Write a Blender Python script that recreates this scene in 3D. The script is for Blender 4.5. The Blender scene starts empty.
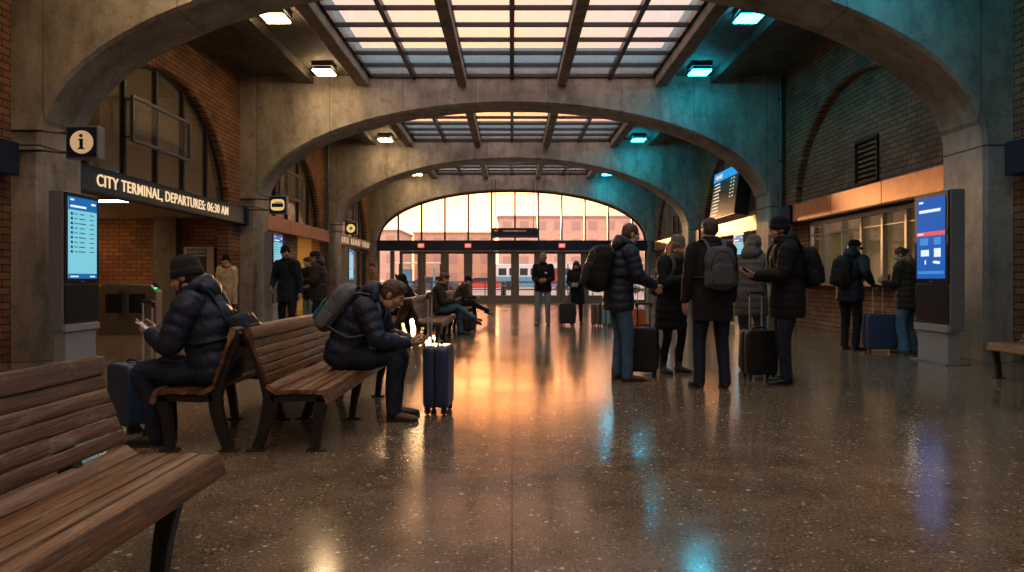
import bpy, math, random
from mathutils import Vector as V, Matrix as M, Quaternion as Q
random.seed(7)
PI = math.pi
R = math.radians
scene = bpy.context.scene
col = scene.collection
VOX = 1.0          # voxel size multiplier for the figures

# ------------------------------------------------------------------ materials
MATS = {}
def nt_new(name):
    m = bpy.data.materials.new(name); m.use_nodes = True
    nt = m.node_tree; nt.nodes.clear()
    out = nt.nodes.new('ShaderNodeOutputMaterial')
    return m, nt, out
def N(nt, t, **kw):
    n = nt.nodes.new(t)
    for k, v in kw.items():
        if k in n.inputs: n.inputs[k].default_value = v
        else: setattr(n, k, v)
    return n
def L(nt, a, b): nt.links.new(a, b)
def ramp(nt, fac, stops):
    r = nt.nodes.new('ShaderNodeValToRGB')
    e = r.color_ramp.elements
    while len(e) < len(stops): e.new(0.5)
    for i, (p, c) in enumerate(stops):
        e[i].position = p; e[i].color = (*c, 1) if len(c) == 3 else c
    L(nt, fac, r.inputs[0]); return r
def mixc(nt, fac, a, b, mode='MIX'):
    n = nt.nodes.new('ShaderNodeMix'); n.data_type = 'RGBA'; n.blend_type = mode
    for sock, val in ((n.inputs[0], fac), (n.inputs[6], a), (n.inputs[7], b)):
        if hasattr(val, 'is_output'): L(nt, val, sock)
        elif isinstance(val, (int, float)): sock.default_value = val
        else: sock.default_value = (*val, 1)
    return n.outputs[2]
def mth(nt, op, a, b=0.0, c=None, clamp=False):
    n = nt.nodes.new('ShaderNodeMath'); n.operation = op; n.use_clamp = clamp
    for i, v in enumerate((a, b) if c is None else (a, b, c)):
        if hasattr(v, 'is_output'): L(nt, v, n.inputs[i])
        else: n.inputs[i].default_value = v
    return n.outputs[0]
def pos(nt):
    return nt.nodes.new('ShaderNodeTexCoord').outputs['Object']
def scaled(nt, vec, sx, sy, sz, loc=(0, 0, 0)):
    mp = nt.nodes.new('ShaderNodeMapping'); mp.inputs['Scale'].default_value = (sx, sy, sz); mp.inputs['Location'].default_value = loc
    L(nt, vec, mp.inputs[0]); return mp.outputs[0]
def noise(nt, vec, scale, detail=4, rough=.55):
    n = nt.nodes.new('ShaderNodeTexNoise'); n.inputs['Scale'].default_value = scale
    n.inputs['Detail'].default_value = detail; n.inputs['Roughness'].default_value = rough
    if vec is not None: L(nt, vec, n.inputs['Vector'])
    return n.outputs['Fac']
def bsdf(nt, out, base, rough, metal=0.0, height=None, bump=.3, dist=.01, spec=.5):
    b = nt.nodes.new('ShaderNodeBsdfPrincipled')
    for s, v in (('Base Color', base), ('Roughness', rough), ('Metallic', metal)):
        if hasattr(v, 'is_output'): L(nt, v, b.inputs[s])
        elif s == 'Base Color': b.inputs[s].default_value = (*v, 1)
        else: b.inputs[s].default_value = v
    b.inputs['Specular IOR Level'].default_value = spec
    if height is not None:
        bp = nt.nodes.new('ShaderNodeBump'); bp.inputs['Strength'].default_value = bump; bp.inputs['Distance'].default_value = dist
        L(nt, height, bp.inputs['Height']); L(nt, bp.outputs[0], b.inputs['Normal'])
    L(nt, b.outputs[0], out.inputs[0]); return b

def plain(name, c, rough=.5, metal=0.0, nscale=30, var=.15, bump=.05, spec=.5):
    """a slightly mottled solid colour"""
    if name in MATS: return MATS[name]
    m, nt, out = nt_new(name); p = pos(nt)
    f = noise(nt, p, nscale, 3)
    r = ramp(nt, f, [(.3, tuple(x*(1-var) for x in c)), (.7, tuple(min(1, x*(1+var)) for x in c))])
    bsdf(nt, out, r.outputs[0], rough, metal, f, bump, .004, spec)
    MATS[name] = m; return m
def cloth(name, c, rough=.8, weave=260, spec=.25):
    if name in MATS: return MATS[name]
    m, nt, out = nt_new(name); p = pos(nt)
    f = noise(nt, p, 9, 4); w = noise(nt, p, weave, 2)
    r = ramp(nt, f, [(.3, tuple(x*.75 for x in c)), (.7, tuple(x*1.25 for x in c))])
    h = mth(nt, 'ADD', mth(nt, 'MULTIPLY', noise(nt, p, 14, 3), 2.0), mth(nt, 'MULTIPLY', w, .25))
    bsdf(nt, out, r.outputs[0], rough, 0, h, .35, .012, spec)
    MATS[name] = m; return m
def emit(name, c, s):
    if name in MATS: return MATS[name]
    m, nt, out = nt_new(name)
    e = N(nt, 'ShaderNodeEmission'); e.inputs[0].default_value = (*c, 1); e.inputs[1].default_value = s
    L(nt, e.outputs[0], out.inputs[0]); MATS[name] = m; return m
def screen(name, c, s):
    """lit display glass: glows and still reflects the hall"""
    if name in MATS: return MATS[name]
    m, nt, out = nt_new(name)
    b = bsdf(nt, out, (.01, .01, .012), .12)
    b.inputs['Emission Color'].default_value = (*c, 1); b.inputs['Emission Strength'].default_value = s
    MATS[name] = m; return m
def glass(name, tint=(.93, .95, .95), rough=.02, ior=1.45, frost=0.0):
    if name in MATS: return MATS[name]
    m, nt, out = nt_new(name)
    t = N(nt, 'ShaderNodeBsdfTransparent'); t.inputs[0].default_value = (*tint, 1)
    g = N(nt, 'ShaderNodeBsdfGlossy'); g.inputs['Roughness'].default_value = rough
    lw = N(nt, 'ShaderNodeLayerWeight'); lw.inputs['Blend'].default_value = .5
    f5 = mth(nt, 'POWER', lw.outputs['Facing'], 5.0); r0 = ((ior-1)/(ior+1))**2
    fr = mth(nt, 'ADD', mth(nt, 'MULTIPLY', f5, 1-r0), r0)
    mx = N(nt, 'ShaderNodeMixShader')
    L(nt, fr, mx.inputs[0]); L(nt, t.outputs[0], mx.inputs[1]); L(nt, g.outputs[0], mx.inputs[2])
    last = mx
    if frost:
        d = N(nt, 'ShaderNodeBsdfDiffuse'); d.inputs[0].default_value = (*tint, 1)
        tr = N(nt, 'ShaderNodeBsdfTranslucent'); tr.inputs[0].default_value = (*tint, 1)
        a = N(nt, 'ShaderNodeMixShader'); a.inputs[0].default_value = .6
        L(nt, d.outputs[0], a.inputs[1]); L(nt, tr.outputs[0], a.inputs[2])
        last = N(nt, 'ShaderNodeMixShader'); last.inputs[0].default_value = frost
        L(nt, mx.outputs[0], last.inputs[1]); L(nt, a.outputs[0], last.inputs[2])
    L(nt, last.outputs[0], out.inputs[0]); MATS[name] = m; return m
def brick(name, axis, c1, c2, mortar, bw=.30, bh=.105):
    if name in MATS: return MATS[name]
    m, nt, out = nt_new(name); p = pos(nt)
    sp = N(nt, 'ShaderNodeSeparateXYZ'); L(nt, p, sp.inputs[0])
    cb = N(nt, 'ShaderNodeCombineXYZ'); L(nt, sp.outputs['Y' if axis == 'X' else 'X'], cb.inputs[0]); L(nt, sp.outputs['Z'], cb.inputs[1])
    b = N(nt, 'ShaderNodeTexBrick'); L(nt, cb.outputs[0], b.inputs['Vector'])
    b.inputs['Scale'].default_value = 1; b.inputs['Brick Width'].default_value = bw; b.inputs['Row Height'].default_value = bh
    b.inputs['Mortar Size'].default_value = .010; b.inputs['Mortar Smooth'].default_value = .2; b.inputs['Bias'].default_value = -.1
    b.inputs['Color1'].default_value = (*c1, 1); b.inputs['Color2'].default_value = (*c2, 1); b.inputs['Mortar'].default_value = (*mortar, 1)
    n1 = noise(nt, p, 1.3, 5); n2 = noise(nt, p, 40, 3)
    c = mixc(nt, 1.0, b.outputs['Color'], ramp(nt, n1, [(.3, (.6, .58, .56)), (.7, (1.2, 1.15, 1.1))]).outputs[0], 'MULTIPLY')
    h = mth(nt, 'ADD', mth(nt, 'MULTIPLY', b.outputs['Fac'], -1.0), mth(nt, 'MULTIPLY', n2, .35))
    bsdf(nt, out, c, .75, 0, h, .7, .015, .3)
    MATS[name] = m; return m
def concrete(name, c=(.36, .34, .31), joint_z=None):
    if name in MATS: return MATS[name]
    m, nt, out = nt_new(name); p = pos(nt)
    n1 = noise(nt, scaled(nt, p, 1, 1, .35), .9, 6, .6); n2 = noise(nt, scaled(nt, p, 2.2, 2.2, .8), 1.8, 6, .68); n3 = noise(nt, p, 38, 4)
    n4 = noise(nt, p, 7, 3)
    c1 = ramp(nt, n1, [(.25, tuple(x*.62 for x in c)), (.5, c), (.8, tuple(x*1.25 for x in c))]).outputs[0]
    c2 = mixc(nt, .45, c1, ramp(nt, n2, [(.3, (.55, .53, .5)), (.6, (1.1, 1.08, 1.05))]).outputs[0], 'MULTIPLY')
    pits = ramp(nt, n4, [(.27, (.35, .33, .3)), (.31, (1, 1, 1))]).outputs[0]
    c3 = mixc(nt, .6, c2, pits, 'MULTIPLY')
    st = noise(nt, scaled(nt, p, 1.3, 1.3, .38, (3, 3, 3)), 1.1, 7, .72); sp2 = noise(nt, p, 3.4, 6, .75)
    c3 = mixc(nt, .6, c3, ramp(nt, st, [(.36, (.42, .40, .37)), (.55, (1.08, 1.06, 1.04)), (.72, (1.25, 1.22, 1.18))]).outputs[0], 'MULTIPLY')
    c3 = mixc(nt, .6, c3, ramp(nt, sp2, [(.36, (.55, .53, .51)), (.52, (1.05, 1.05, 1.05))]).outputs[0], 'MULTIPLY')
    # shuttering joints: vertical every 1.22 m, one at the springing line
    sp = N(nt, 'ShaderNodeSeparateXYZ'); L(nt, p, sp.inputs[0])
    fr = mth(nt, 'FRACT', mth(nt, 'DIVIDE', sp.outputs['X'], 1.9))
    j = mth(nt, 'LESS_THAN', mth(nt, 'ABSOLUTE', mth(nt, 'SUBTRACT', fr, .5)), .006)
    jz = mth(nt, 'LESS_THAN', mth(nt, 'ABSOLUTE', mth(nt, 'SUBTRACT', sp.outputs['Z'], joint_z if joint_z else -9)), .014)
    up = mth(nt, 'GREATER_THAN', sp.outputs['Z'], joint_z if joint_z else -9)
    jj = mth(nt, 'MAXIMUM', mth(nt, 'MULTIPLY', j, mth(nt, 'MULTIPLY', up, .5)), jz)
    c4 = mixc(nt, jj, c3, (.05, .045, .04))
    h = mth(nt, 'ADD', mth(nt, 'ADD', n3, mth(nt, 'MULTIPLY', n2, 1.5)), mth(nt, 'MULTIPLY', jj, -2.0))
    bsdf(nt, out, c4, .72, 0, mth(nt, 'ADD', h, sp2), .35, .012, .35)
    MATS[name] = m; return m
def wood(name, axis='Y', dark=(.06, .024, .009), light=(.37, .165, .056), worn=(.40, .29, .20)):
    if name in MATS: return MATS[name]
    m, nt, out = nt_new(name); p = pos(nt)
    s = (16, .7, 16) if axis == 'Y' else (.7, 16, 16)
    g = noise(nt, scaled(nt, p, *s), 3.2, 7, .65); fine = noise(nt, scaled(nt, p, s[0]*6, s[1]*3, s[2]*6), 3, 4)
    w = noise(nt, scaled(nt, p, 6, 2.2, 6) if axis == 'Y' else scaled(nt, p, 2.2, 6, 6), 1.6, 6, .7)
    c = ramp(nt, g, [(.28, dark), (.5, tuple((a+b)/2 for a, b in zip(dark, light))), (.72, light)]).outputs[0]
    wm = ramp(nt, w, [(.56, (0, 0, 0)), (.66, (.8, .8, .8))]).outputs[0]
    c = mixc(nt, wm, c, worn)
    slatv = noise(nt, scaled(nt, p, 11, .12, 11), 1.0, 1)
    c = mixc(nt, ramp(nt, slatv, [(.52, (0, 0, 0)), (.66, (.5, .5, .5))]).outputs[0], c, worn)
    c = mixc(nt, .7, c, ramp(nt, slatv, [(.36, (.42, .38, .34)), (.54, (1.05, 1.02, 1.0))]).outputs[0], 'MULTIPLY')
    c = mixc(nt, .75, c, ramp(nt, fine, [(.38, (.30, .27, .25)), (.62, (1.15, 1.12, 1.1))]).outputs[0], 'MULTIPLY')
    rg = ramp(nt, w, [(.4, (.34, .34, .34)), (.7, (.62, .62, .62))]).outputs[0]
    bsdf(nt, out, c, rg, 0, mth(nt, 'ADD', g, fine), .35, .006)
    MATS[name] = m; return m
def terrazzo(name):
    m, nt, out = nt_new(name); p = pos(nt)
    def chips(scale, lo, seed):
        v = N(nt, 'ShaderNodeTexVoronoi'); v.inputs['Scale'].default_value = scale
        L(nt, scaled(nt, p, 1, 1, 1, seed), v.inputs['Vector'])
        sz = N(nt, 'ShaderNodeSeparateColor'); L(nt, v.outputs['Color'], sz.inputs[0])
        edge = mth(nt, 'LESS_THAN', v.outputs['Distance'], mth(nt, 'MULTIPLY', sz.outputs[1], .42))
        on = mth(nt, 'GREATER_THAN', sz.outputs[0], lo)
        return mth(nt, 'MULTIPLY', edge, on), v.outputs['Color'], sz
    big = noise(nt, p, .55, 5, .6); mid = noise(nt, p, 3.0, 5, .6); sm = noise(nt, p, 55, 3)
    base = ramp(nt, mid, [(.3, (.14, .098, .062)), (.7, (.26, .185, .12))]).outputs[0]
    base = mixc(nt, .6, base, ramp(nt, sm, [(.35, (.45, .42, .4)), (.65, (1.35, 1.3, 1.2))]).outputs[0], 'MULTIPLY')
    m0, c0, s0 = chips(90, .25, (5, 1, 0)); base = mixc(nt, mth(nt, 'MULTIPLY', m0, .7), base, ramp(nt, s0.outputs[2], [(.2, (.045, .03, .02)), (.55, (.24, .165, .10)), (.9, (.38, .28, .19))]).outputs[0])
    m1, c1, s1 = chips(58, .42, (0, 0, 0)); base = mixc(nt, m1, base, ramp(nt, s1.outputs[2], [(.1, (.06, .04, .028)), (.5, (.32, .23, .15)), (.95, (.52, .43, .32))]).outputs[0])
    m2, c2, s2 = chips(30, .82, (3, 7, 0)); base = mixc(nt, m2, base, ramp(nt, s2.outputs[2], [(.2, (.20, .15, .11)), (.8, (.62, .54, .44))]).outputs[0])
    sp = N(nt, 'ShaderNodeSeparateXYZ'); L(nt, p, sp.inputs[0])
    jl = None
    for ax, pitch, off in (('X', 2.45, .5), ('Y', 2.1, .37)):
        f = mth(nt, 'FRACT', mth(nt, 'ADD', mth(nt, 'DIVIDE', sp.outputs[ax], pitch), off))
        j = mth(nt, 'LESS_THAN', mth(nt, 'ABSOLUTE', mth(nt, 'SUBTRACT', f, .5)), .0021)
        jl = j if jl is None else mth(nt, 'MAXIMUM', jl, j)
    base = mixc(nt, mth(nt, 'MULTIPLY', jl, .8), base, (.02, .016, .012))
    base = mixc(nt, .5, base, ramp(nt, big, [(.3, (.7, .68, .66)), (.7, (1.15, 1.12, 1.1))]).outputs[0], 'MULTIPLY')
    rg = mth(nt, 'ADD', ramp(nt, big, [(.35, (.075, .075, .075)), (.68, (.16, .16, .16))]).outputs[0], mth(nt, 'MULTIPLY', mid, .06))
    h = mth(nt, 'ADD', mth(nt, 'MULTIPLY', sm, .5), mth(nt, 'ADD', mth(nt, 'MULTIPLY', mid, .6), mth(nt, 'MULTIPLY', jl, -2.0)))
    bsdf(nt, out, base, rg, 0, h, .12, .004, .95)
    MATS[name] = m; return m

# ------------------------------------------------------------------ mesh builder
class MB:
    def __init__(s): s.v = []; s.f = []; s.m = []; s.cur = 0
    def add(s, vs, fs):
        o = len(s.v); s.v.extend(tuple(a) for a in vs)
        for f in fs: s.f.append(tuple(i+o for i in f)); s.m.append(s.cur)
        return s
    def box(s, c, d, rot=None):
        x, y, z = d[0]/2, d[1]/2, d[2]/2
        vs = [V((a, b, e)) for a in (-x, x) for b in (-y, y) for e in (-z, z)]
        if rot is not None: vs = [rot @ q for q in vs]
        vs = [q+V(c) for q in vs]
        return s.add(vs, [(0, 1, 3, 2), (4, 6, 7, 5), (0, 4, 5, 1), (2, 3, 7, 6), (0, 2, 6, 4), (1, 5, 7, 3)])
    def bar(s, p, q, w, h, up=(0, 0, 1)):
        p, q = V(p), V(q); d = (q-p); l = d.length; d.normalize(); u = V(up)
        if abs(d.dot(u)) > .98: u = V((0, 1, 0))
        r = d.cross(u).normalized(); u = r.cross(d)
        vs = [p+r*a*w/2+u*b*h/2+d*c*l for a in (-1, 1) for b in (-1, 1) for c in (0, 1)]
        return s.add(vs, [(0, 1, 3, 2), (4, 6, 7, 5), (0, 4, 5, 1), (2, 3, 7, 6), (0, 2, 6, 4), (1, 5, 7, 3)])
    def loft(s, rings, closed_caps=True, ring_closed=True):
        n = len(rings[0]); vs = [p for r in rings for p in r]; fs = []
        for i in range(len(rings)-1):
            for j in range(n if ring_closed else n-1):
                k = (j+1) % n
                fs.append((i*n+j, i*n+k, (i+1)*n+k, (i+1)*n+j))
        if closed_caps:
            fs.append(tuple(range(n-1, -1, -1))); fs.append(tuple((len(rings)-1)*n+j for j in range(n)))
        return s.add(vs, fs)
    def ell(s, c, r, rot=None, n=14, k=9):
        c = V(c); rings = []
        for i in range(k+1):
            t = PI*(i+.02 if i == 0 else (i-.02 if i == k else i))/k
            ring = []
            for j in range(n):
                a = 2*PI*j/n
                q = V((r[0]*math.sin(t)*math.cos(a), r[1]*math.sin(t)*math.sin(a), -r[2]*math.cos(t)))
                ring.append(c+(rot @ q if rot is not None else q))
            rings.append(ring)
        return s.loft(rings)
    def tube(s, pts, rad, n=12, flat=None, up=None, round_caps=True, sub=0, ripple=0, period=.09):
        """tube through pts; rad one value or a list; flat=(side, up) scales the section"""
        pts = [V(p) for p in pts]
        if not hasattr(rad, '__len__'): rad = [rad]*len(pts)
        if sub:
            P, Rr, d0 = [], [], 0.0
            for i in range(len(pts)-1):
                p0 = pts[max(i-1, 0)]; p1 = pts[i]; p2 = pts[i+1]; p3 = pts[min(i+2, len(pts)-1)]
                for k in range(sub):
                    t = k/sub
                    q = .5*((2*p1)+(p2-p0)*t+(2*p0-5*p1+4*p2-p3)*t*t+(3*p1-p0-3*p2+p3)*t**3)
                    P.append(q); Rr.append(rad[i]*(1-t)+rad[i+1]*t)
            P.append(pts[-1]); Rr.append(rad[-1]); pts, rad = P, Rr
        if ripple:
            d0 = 0; Rr = []
            for i in range(len(pts)):
                if i: d0 += (pts[i]-pts[i-1]).length
                Rr.append(rad[i]+ripple*(abs(math.sin(PI*d0/period))-.6))
            rad = Rr
        P, Rr = list(pts), list(rad)
        if round_caps:
            a = (pts[0]-pts[1]).normalized(); b = (pts[-1]-pts[-2]).normalized()
            P = [pts[0]+a*rad[0]*.95, pts[0]+a*rad[0]*.7]+P+[pts[-1]+b*rad[-1]*.7, pts[-1]+b*rad[-1]*.95]
            Rr = [rad[0]*.25, rad[0]*.72]+Rr+[rad[-1]*.72, rad[-1]*.25]
        t0 = (P[1]-P[0]).normalized(); u = V(up) if up is not None else (V((0, 0, 1)) if abs(t0.z) < .9 else V((0, 1, 0)))
        rings = []; r = t0.cross(u).normalized()
        for i, p in enumerate(P):
            t = (P[min(i+1, len(P)-1)]-P[max(i-1, 0)])
            if t.length < 1e-9: t = t0.copy()
            t.normalize()
            if up is not None: r = t.cross(V(up)); r = r.normalized() if r.length > 1e-4 else V((1, 0, 0))
            else: r = (r-t*r.dot(t)); r = r.normalized() if r.length > 1e-6 else V((1, 0, 0))
            w = r.cross(t)
            fx, fy = flat if flat else (1, 1)
            rings.append([p+r*math.cos(2*PI*j/n)*Rr[i]*fx+w*math.sin(2*PI*j/n)*Rr[i]*fy for j in range(n)])
        return s.loft(rings)
    def prism(s, poly, f0, f1):
        """poly: list of 2-D points; f0/f1 map a point to 3-D for the two ends"""
        n = len(poly); vs = [f0(p) for p in poly]+[f1(p) for p in poly]
        fs = [tuple(range(n-1, -1, -1)), tuple(range(n, 2*n))]+[(i, (i+1) % n, n+(i+1) % n, n+i) for i in range(n)]
        return s.add(vs, fs)
    def lathe(s, prof, c=(0, 0, 0), ex=1, ey=1, n=24, rot=None):
        c = V(c); rings = []
        for r, z in prof:
            ring = []
            for j in range(n):
                q = V((r*ex*math.cos(2*PI*j/n), r*ey*math.sin(2*PI*j/n), z))
                ring.append(c+(rot @ q if rot is not None else q))
            rings.append(ring)
        return s.loft(rings)
    def rbox(s, c, d, e=.25, n=28, k=12, rot=None, ez=None):
        """rounded box (superellipsoid)"""
        c = V(c); ez = ez or e; rings = []
        pw = lambda x, p: math.copysign(abs(x)**p, x)
        for i in range(k+1):
            t = -PI/2+PI*min(max(i/k, .012), .988)
            ring = []
            for j in range(n):
                a = 2*PI*j/n
                q = V((d[0]/2*pw(math.cos(t), ez)*pw(math.cos(a), e), d[1]/2*pw(math.cos(t), ez)*pw(math.sin(a), e), d[2]/2*pw(math.sin(t), ez)))
                ring.append(c+(rot @ q if rot is not None else q))
            rings.append(ring)
        return s.loft(rings)
    def mesh(s, name, mats=()):
        me = bpy.data.meshes.new(name); me.from_pydata(s.v, [], s.f)
        for m in mats: me.materials.append(m)
        if len(mats) > 1: me.polygons.foreach_set('material_index', s.m)
        me.update(); return me
    def build(s, name, mats, parent=None, smooth=False, bevel=0, seg=2, loc=None, fixn=True, rotz=0):
        if not isinstance(mats, (list, tuple)): mats = [mats]
        me = s.mesh(name, mats)
        if fixn:
            import bmesh
            bm = bmesh.new(); bm.from_mesh(me); bmesh.ops.recalc_face_normals(bm, faces=bm.faces[:]); bm.to_mesh(me); bm.free()
        o = bpy.data.objects.new(name, me); col.objects.link(o)
        if parent: o.parent = parent
        if loc is not None: o.location = loc
        o.rotation_euler.z = rotz
        if smooth:
            me.polygons.foreach_set('use_smooth', [True]*len(me.polygons))
            if smooth == 'auto': me.set_sharp_from_angle(angle=R(40))
        if bevel:
            b = o.modifiers.new('b', 'BEVEL'); b.width = bevel; b.segments = seg; b.limit_method = 'ANGLE'; b.angle_limit = R(40)
        return o

def tag(o, label=None, cat=None, group=None, kind=None):
    for k, v in (('label', label), ('category', cat), ('group', group), ('kind', kind)):
        if v: o[k] = v
    return o
def empty(name, loc=(0, 0, 0), rz=0.0, label=None, cat=None, group=None, kind=None):
    o = bpy.data.objects.new(name, None); col.objects.link(o); o.empty_display_size = .1
    o.location = loc; o.rotation_euler = (0, 0, rz)
    return tag(o, label, cat, group, kind)
def kids(o): return [c for c in bpy.data.objects if c.parent == o]
def copy_tree(o, parent=None):
    c = o.copy(); col.objects.link(c)
    if parent is not None: c.parent = parent
    for ch in kids(o): copy_tree(ch, c)
    return c
TXT = {}
def text_mesh(body, size, depth=.004, offset=0.0, align='CENTER', width=None):
    cu = bpy.data.curves.new('lettering', 'FONT'); cu.body = body; cu.size = size; cu.extrude = depth/2; cu.offset = offset; cu.space_character = 1.07
    cu.align_x = align; cu.align_y = 'CENTER'; cu.resolution_u = 4
    o = bpy.data.objects.new('lettering', cu); col.objects.link(o)
    dg = bpy.context.evaluated_depsgraph_get(); me = bpy.data.meshes.new_from_object(o.evaluated_get(dg))
    bpy.data.objects.remove(o); bpy.data.curves.remove(cu)
    if width:
        xs = [v.co.x for v in me.vertices]; k = width/(max(xs)-min(xs))
        for v in me.vertices: v.co.x *= k
    return me
def solid(mb, name, mats, parent, vox=.008, smooth=3, disp=None, paint=None):
    """fuse the overlapping shapes of mb into one continuous skin"""
    if not isinstance(mats, (list, tuple)): mats = [mats]
    vox *= VOX
    me = mb.mesh(name+'_raw'); o = bpy.data.objects.new('tmp', me); col.objects.link(o)
    r = o.modifiers.new('r', 'REMESH'); r.mode = 'VOXEL'; r.voxel_size = vox
    if smooth:
        sm = o.modifiers.new('s', 'SMOOTH'); sm.factor = .5; sm.iterations = smooth
    if disp:
        size, strength = disp
        key = 'clouds%.3f' % size
        tx = bpy.data.textures.get(key) or bpy.data.textures.new(key, 'CLOUDS'); tx.noise_scale = size; tx.noise_depth = 2
        d = o.modifiers.new('d', 'DISPLACE'); d.texture = tx; d.strength = strength; d.mid_level = .5; d.texture_coords = 'LOCAL'
    dg = bpy.context.evaluated_depsgraph_get(); dg.update()
    m2 = bpy.data.meshes.new_from_object(o.evaluated_get(dg))
    bpy.data.objects.remove(o); bpy.data.meshes.remove(me)
    m2.name = name; m2.materials.clear()
    for m in mats: m2.materials.append(m)
    m2.polygons.foreach_set('use_smooth', [True]*len(m2.polygons))
    if paint: paint(m2)
    ob = bpy.data.objects.new(name, m2); col.objects.link(ob)
    if parent: ob.parent = parent
    return ob
# ------------------------------------------------------------------ materials of the place
CONC = concrete('concrete', (.37, .35, .32), 3.06)
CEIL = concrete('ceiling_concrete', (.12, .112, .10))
BRX = brick('brick_side', 'X', (.36, .19, .115), (.24, .122, .073), (.05, .036, .028))
BRY = brick('brick_cross', 'Y', (.36, .15, .065), (.23, .095, .045), (.06, .042, .03))
FLOOR = terrazzo('terrazzo')
STEELD = plain('dark_steel', (.035, .037, .042), .4, .6)
STEELG = plain('grey_steel', (.17, .18, .19), .4, .7)
NAVY = plain('navy_paint', (.010, .020, .05), .6, spec=.2)
COPPER = plain('copper_panel', (.30, .135, .065), .40, .85, 5, .18, .1)
GLASS = glass('window_glass', (.97, .98, .98))
SKYGL = glass('skylight_glass', (.95, .955, .96), .05, 1.3, .05)
WARMGL = glass('lunette_glass', (.90, .86, .78), .06, 1.45, .06)
LAMP_W = emit('lamp_warm', (1.0, .66, .34), 52)
LAMP_C = emit('lamp_cyan', (.02, .72, 1.0), 37)
LAMP_D = emit('lamp_white', (1.0, .86, .66), 16)
LETTER = emit('sign_letter', (1.0, .68, .38), .95)
PLAST = plain('tan_plaster', (.62, .50, .35), .8)
WELL = plain('well_sky_blue', (.13, .36, .50), .6)  # blue cast of the sky light is put into the cladding colour
BAY = 8.33
Z = [9.92+BAY*k for k in range(-1, 4)]           # near faces of the arches; the last one is the end wall
YS = {0: (Z[0]+1, Z[1]), 1: (Z[1]+1, Z[2]), 2: (Z[2]+1, Z[3]), 3: (Z[3]+1, Z[4])}

def arch_pts(c, a, zs, b, n=28, ex=2.0, z0=0.0, corner=None):
    ts = [PI-PI*i/n for i in range(n+1)]
    pts = [(c-a, z0)]
    for t in ts:
        f = lambda x: math.copysign(abs(x)**(2/ex), x)
        pts.append((c+a*f(math.cos(t)), zs+b*f(math.sin(t))))
    return pts+[(c+a, z0)]
def arched_slab(name, axis, w0, w1, c, a, zs, b, u0, u1, top, mat, ex=2.0, ch=.05, z0=0.0):
    n = 36
    I = arch_pts(c, a, zs, b, n, ex, z0); I2 = arch_pts(c, a+ch, zs, b+ch, n, ex, z0)
    O = []
    for i, (u, z) in enumerate(I):
        if i <= 1: O.append((u0, z))
        elif i >= len(I)-2: O.append((u1, z))
        else:
            dx, dz = u-c, z-zs
            k = min((u1-c)/dx if dx > 1e-6 else 1e9, (u0-c)/dx if dx < -1e-6 else 1e9, (top-zs)/dz if dz > 1e-6 else 1e9)
            O.append((c+dx*k, zs+dz*k))
    # snap the points nearest to the two upper corners
    for cx in (u0, u1):
        j = min(range(len(O)), key=lambda q: (O[q][0]-cx)**2+(O[q][1]-top)**2); O[j] = (cx, top)
    P = (lambda u, w, z: (u, w, z)) if axis == 'Y' else (lambda u, w, z: (w, u, z))
    m = MB(); s = 1 if w1 > w0 else -1
    rings = [[P(u, w0, z) for u, z in O], [P(u, w0, z) for u, z in I2], [P(u, w0+s*ch, z) for u, z in I],
             [P(u, w1-s*ch, z) for u, z in I], [P(u, w1, z) for u, z in I2], [P(u, w1, z) for u, z in O], [P(u, w0, z) for u, z in O]]
    m.loft(rings, closed_caps=False, ring_closed=False)
    return m
def arch_fill(axis, w0, w1, c, a, zs, b, z0, ex=2.0):
    m = MB(); pts = arch_pts(c, a, zs, b, 36, ex, z0)
    P = (lambda u, w, z: (u, w, z)) if axis == 'Y' else (lambda u, w, z: (w, u, z))
    return m.prism(pts, lambda p: P(p[0], w0, p[1]), lambda p: P(p[0], w1, p[1]))
def struct(o, label, cat): return tag(o, label, cat, None, 'structure')

# floor and ceiling ---------------------------------------------------------
struct(MB().box((0, 15.6, -.05), (27, 39.8, .1)).build('floor', FLOOR), 'polished speckled terrazzo floor of the station hall', 'floor')
m = MB()
for s in (-1, 1):
    m.box((s*5.7, 15.6, 6.62), (3.6, 39.8, .3)).box((s*5.38, 15.6, 6.38), (.42, 39.6, .22))
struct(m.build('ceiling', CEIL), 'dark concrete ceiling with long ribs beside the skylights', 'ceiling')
ROOFC = concrete('beam_concrete', (.30, .265, .23))
# arches --------------------------------------------------------------------
for k in range(0, 4):
    if k == 0: lab = 'concrete arch overhead nearest the camera, out of view'
    else: lab = ['', 'concrete arch framing the hall, flanked by the two nearest display kiosks', 'second concrete arch crossing the hall, below the largest skylight', 'third concrete arch, the last before the glazed end wall'][k]
    struct(arched_slab('a', 'Y', Z[k], Z[k]+1.0, 0, 6.7, 3.10, 2.66, -7.5, 7.5, 6.6, CONC, 2.0).build('trim_%d' % (k+1), CONC, smooth='auto'), lab, 'arch')
struct(arched_slab('a', 'Y', Z[4], Z[4]+.6, 0, 6.72, 3.08, 2.56, -7.5, 7.5, 6.6, CONC, 2.1).build('wall_end', CONC, smooth='auto'), 'concrete end wall pierced by the wide arched window', 'wall')
struct(MB().box((0, -4.1, 3.3), (15, .2, 6.6)).build('wall_back', CONC), 'concrete wall behind the camera, out of view', 'wall')

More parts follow.
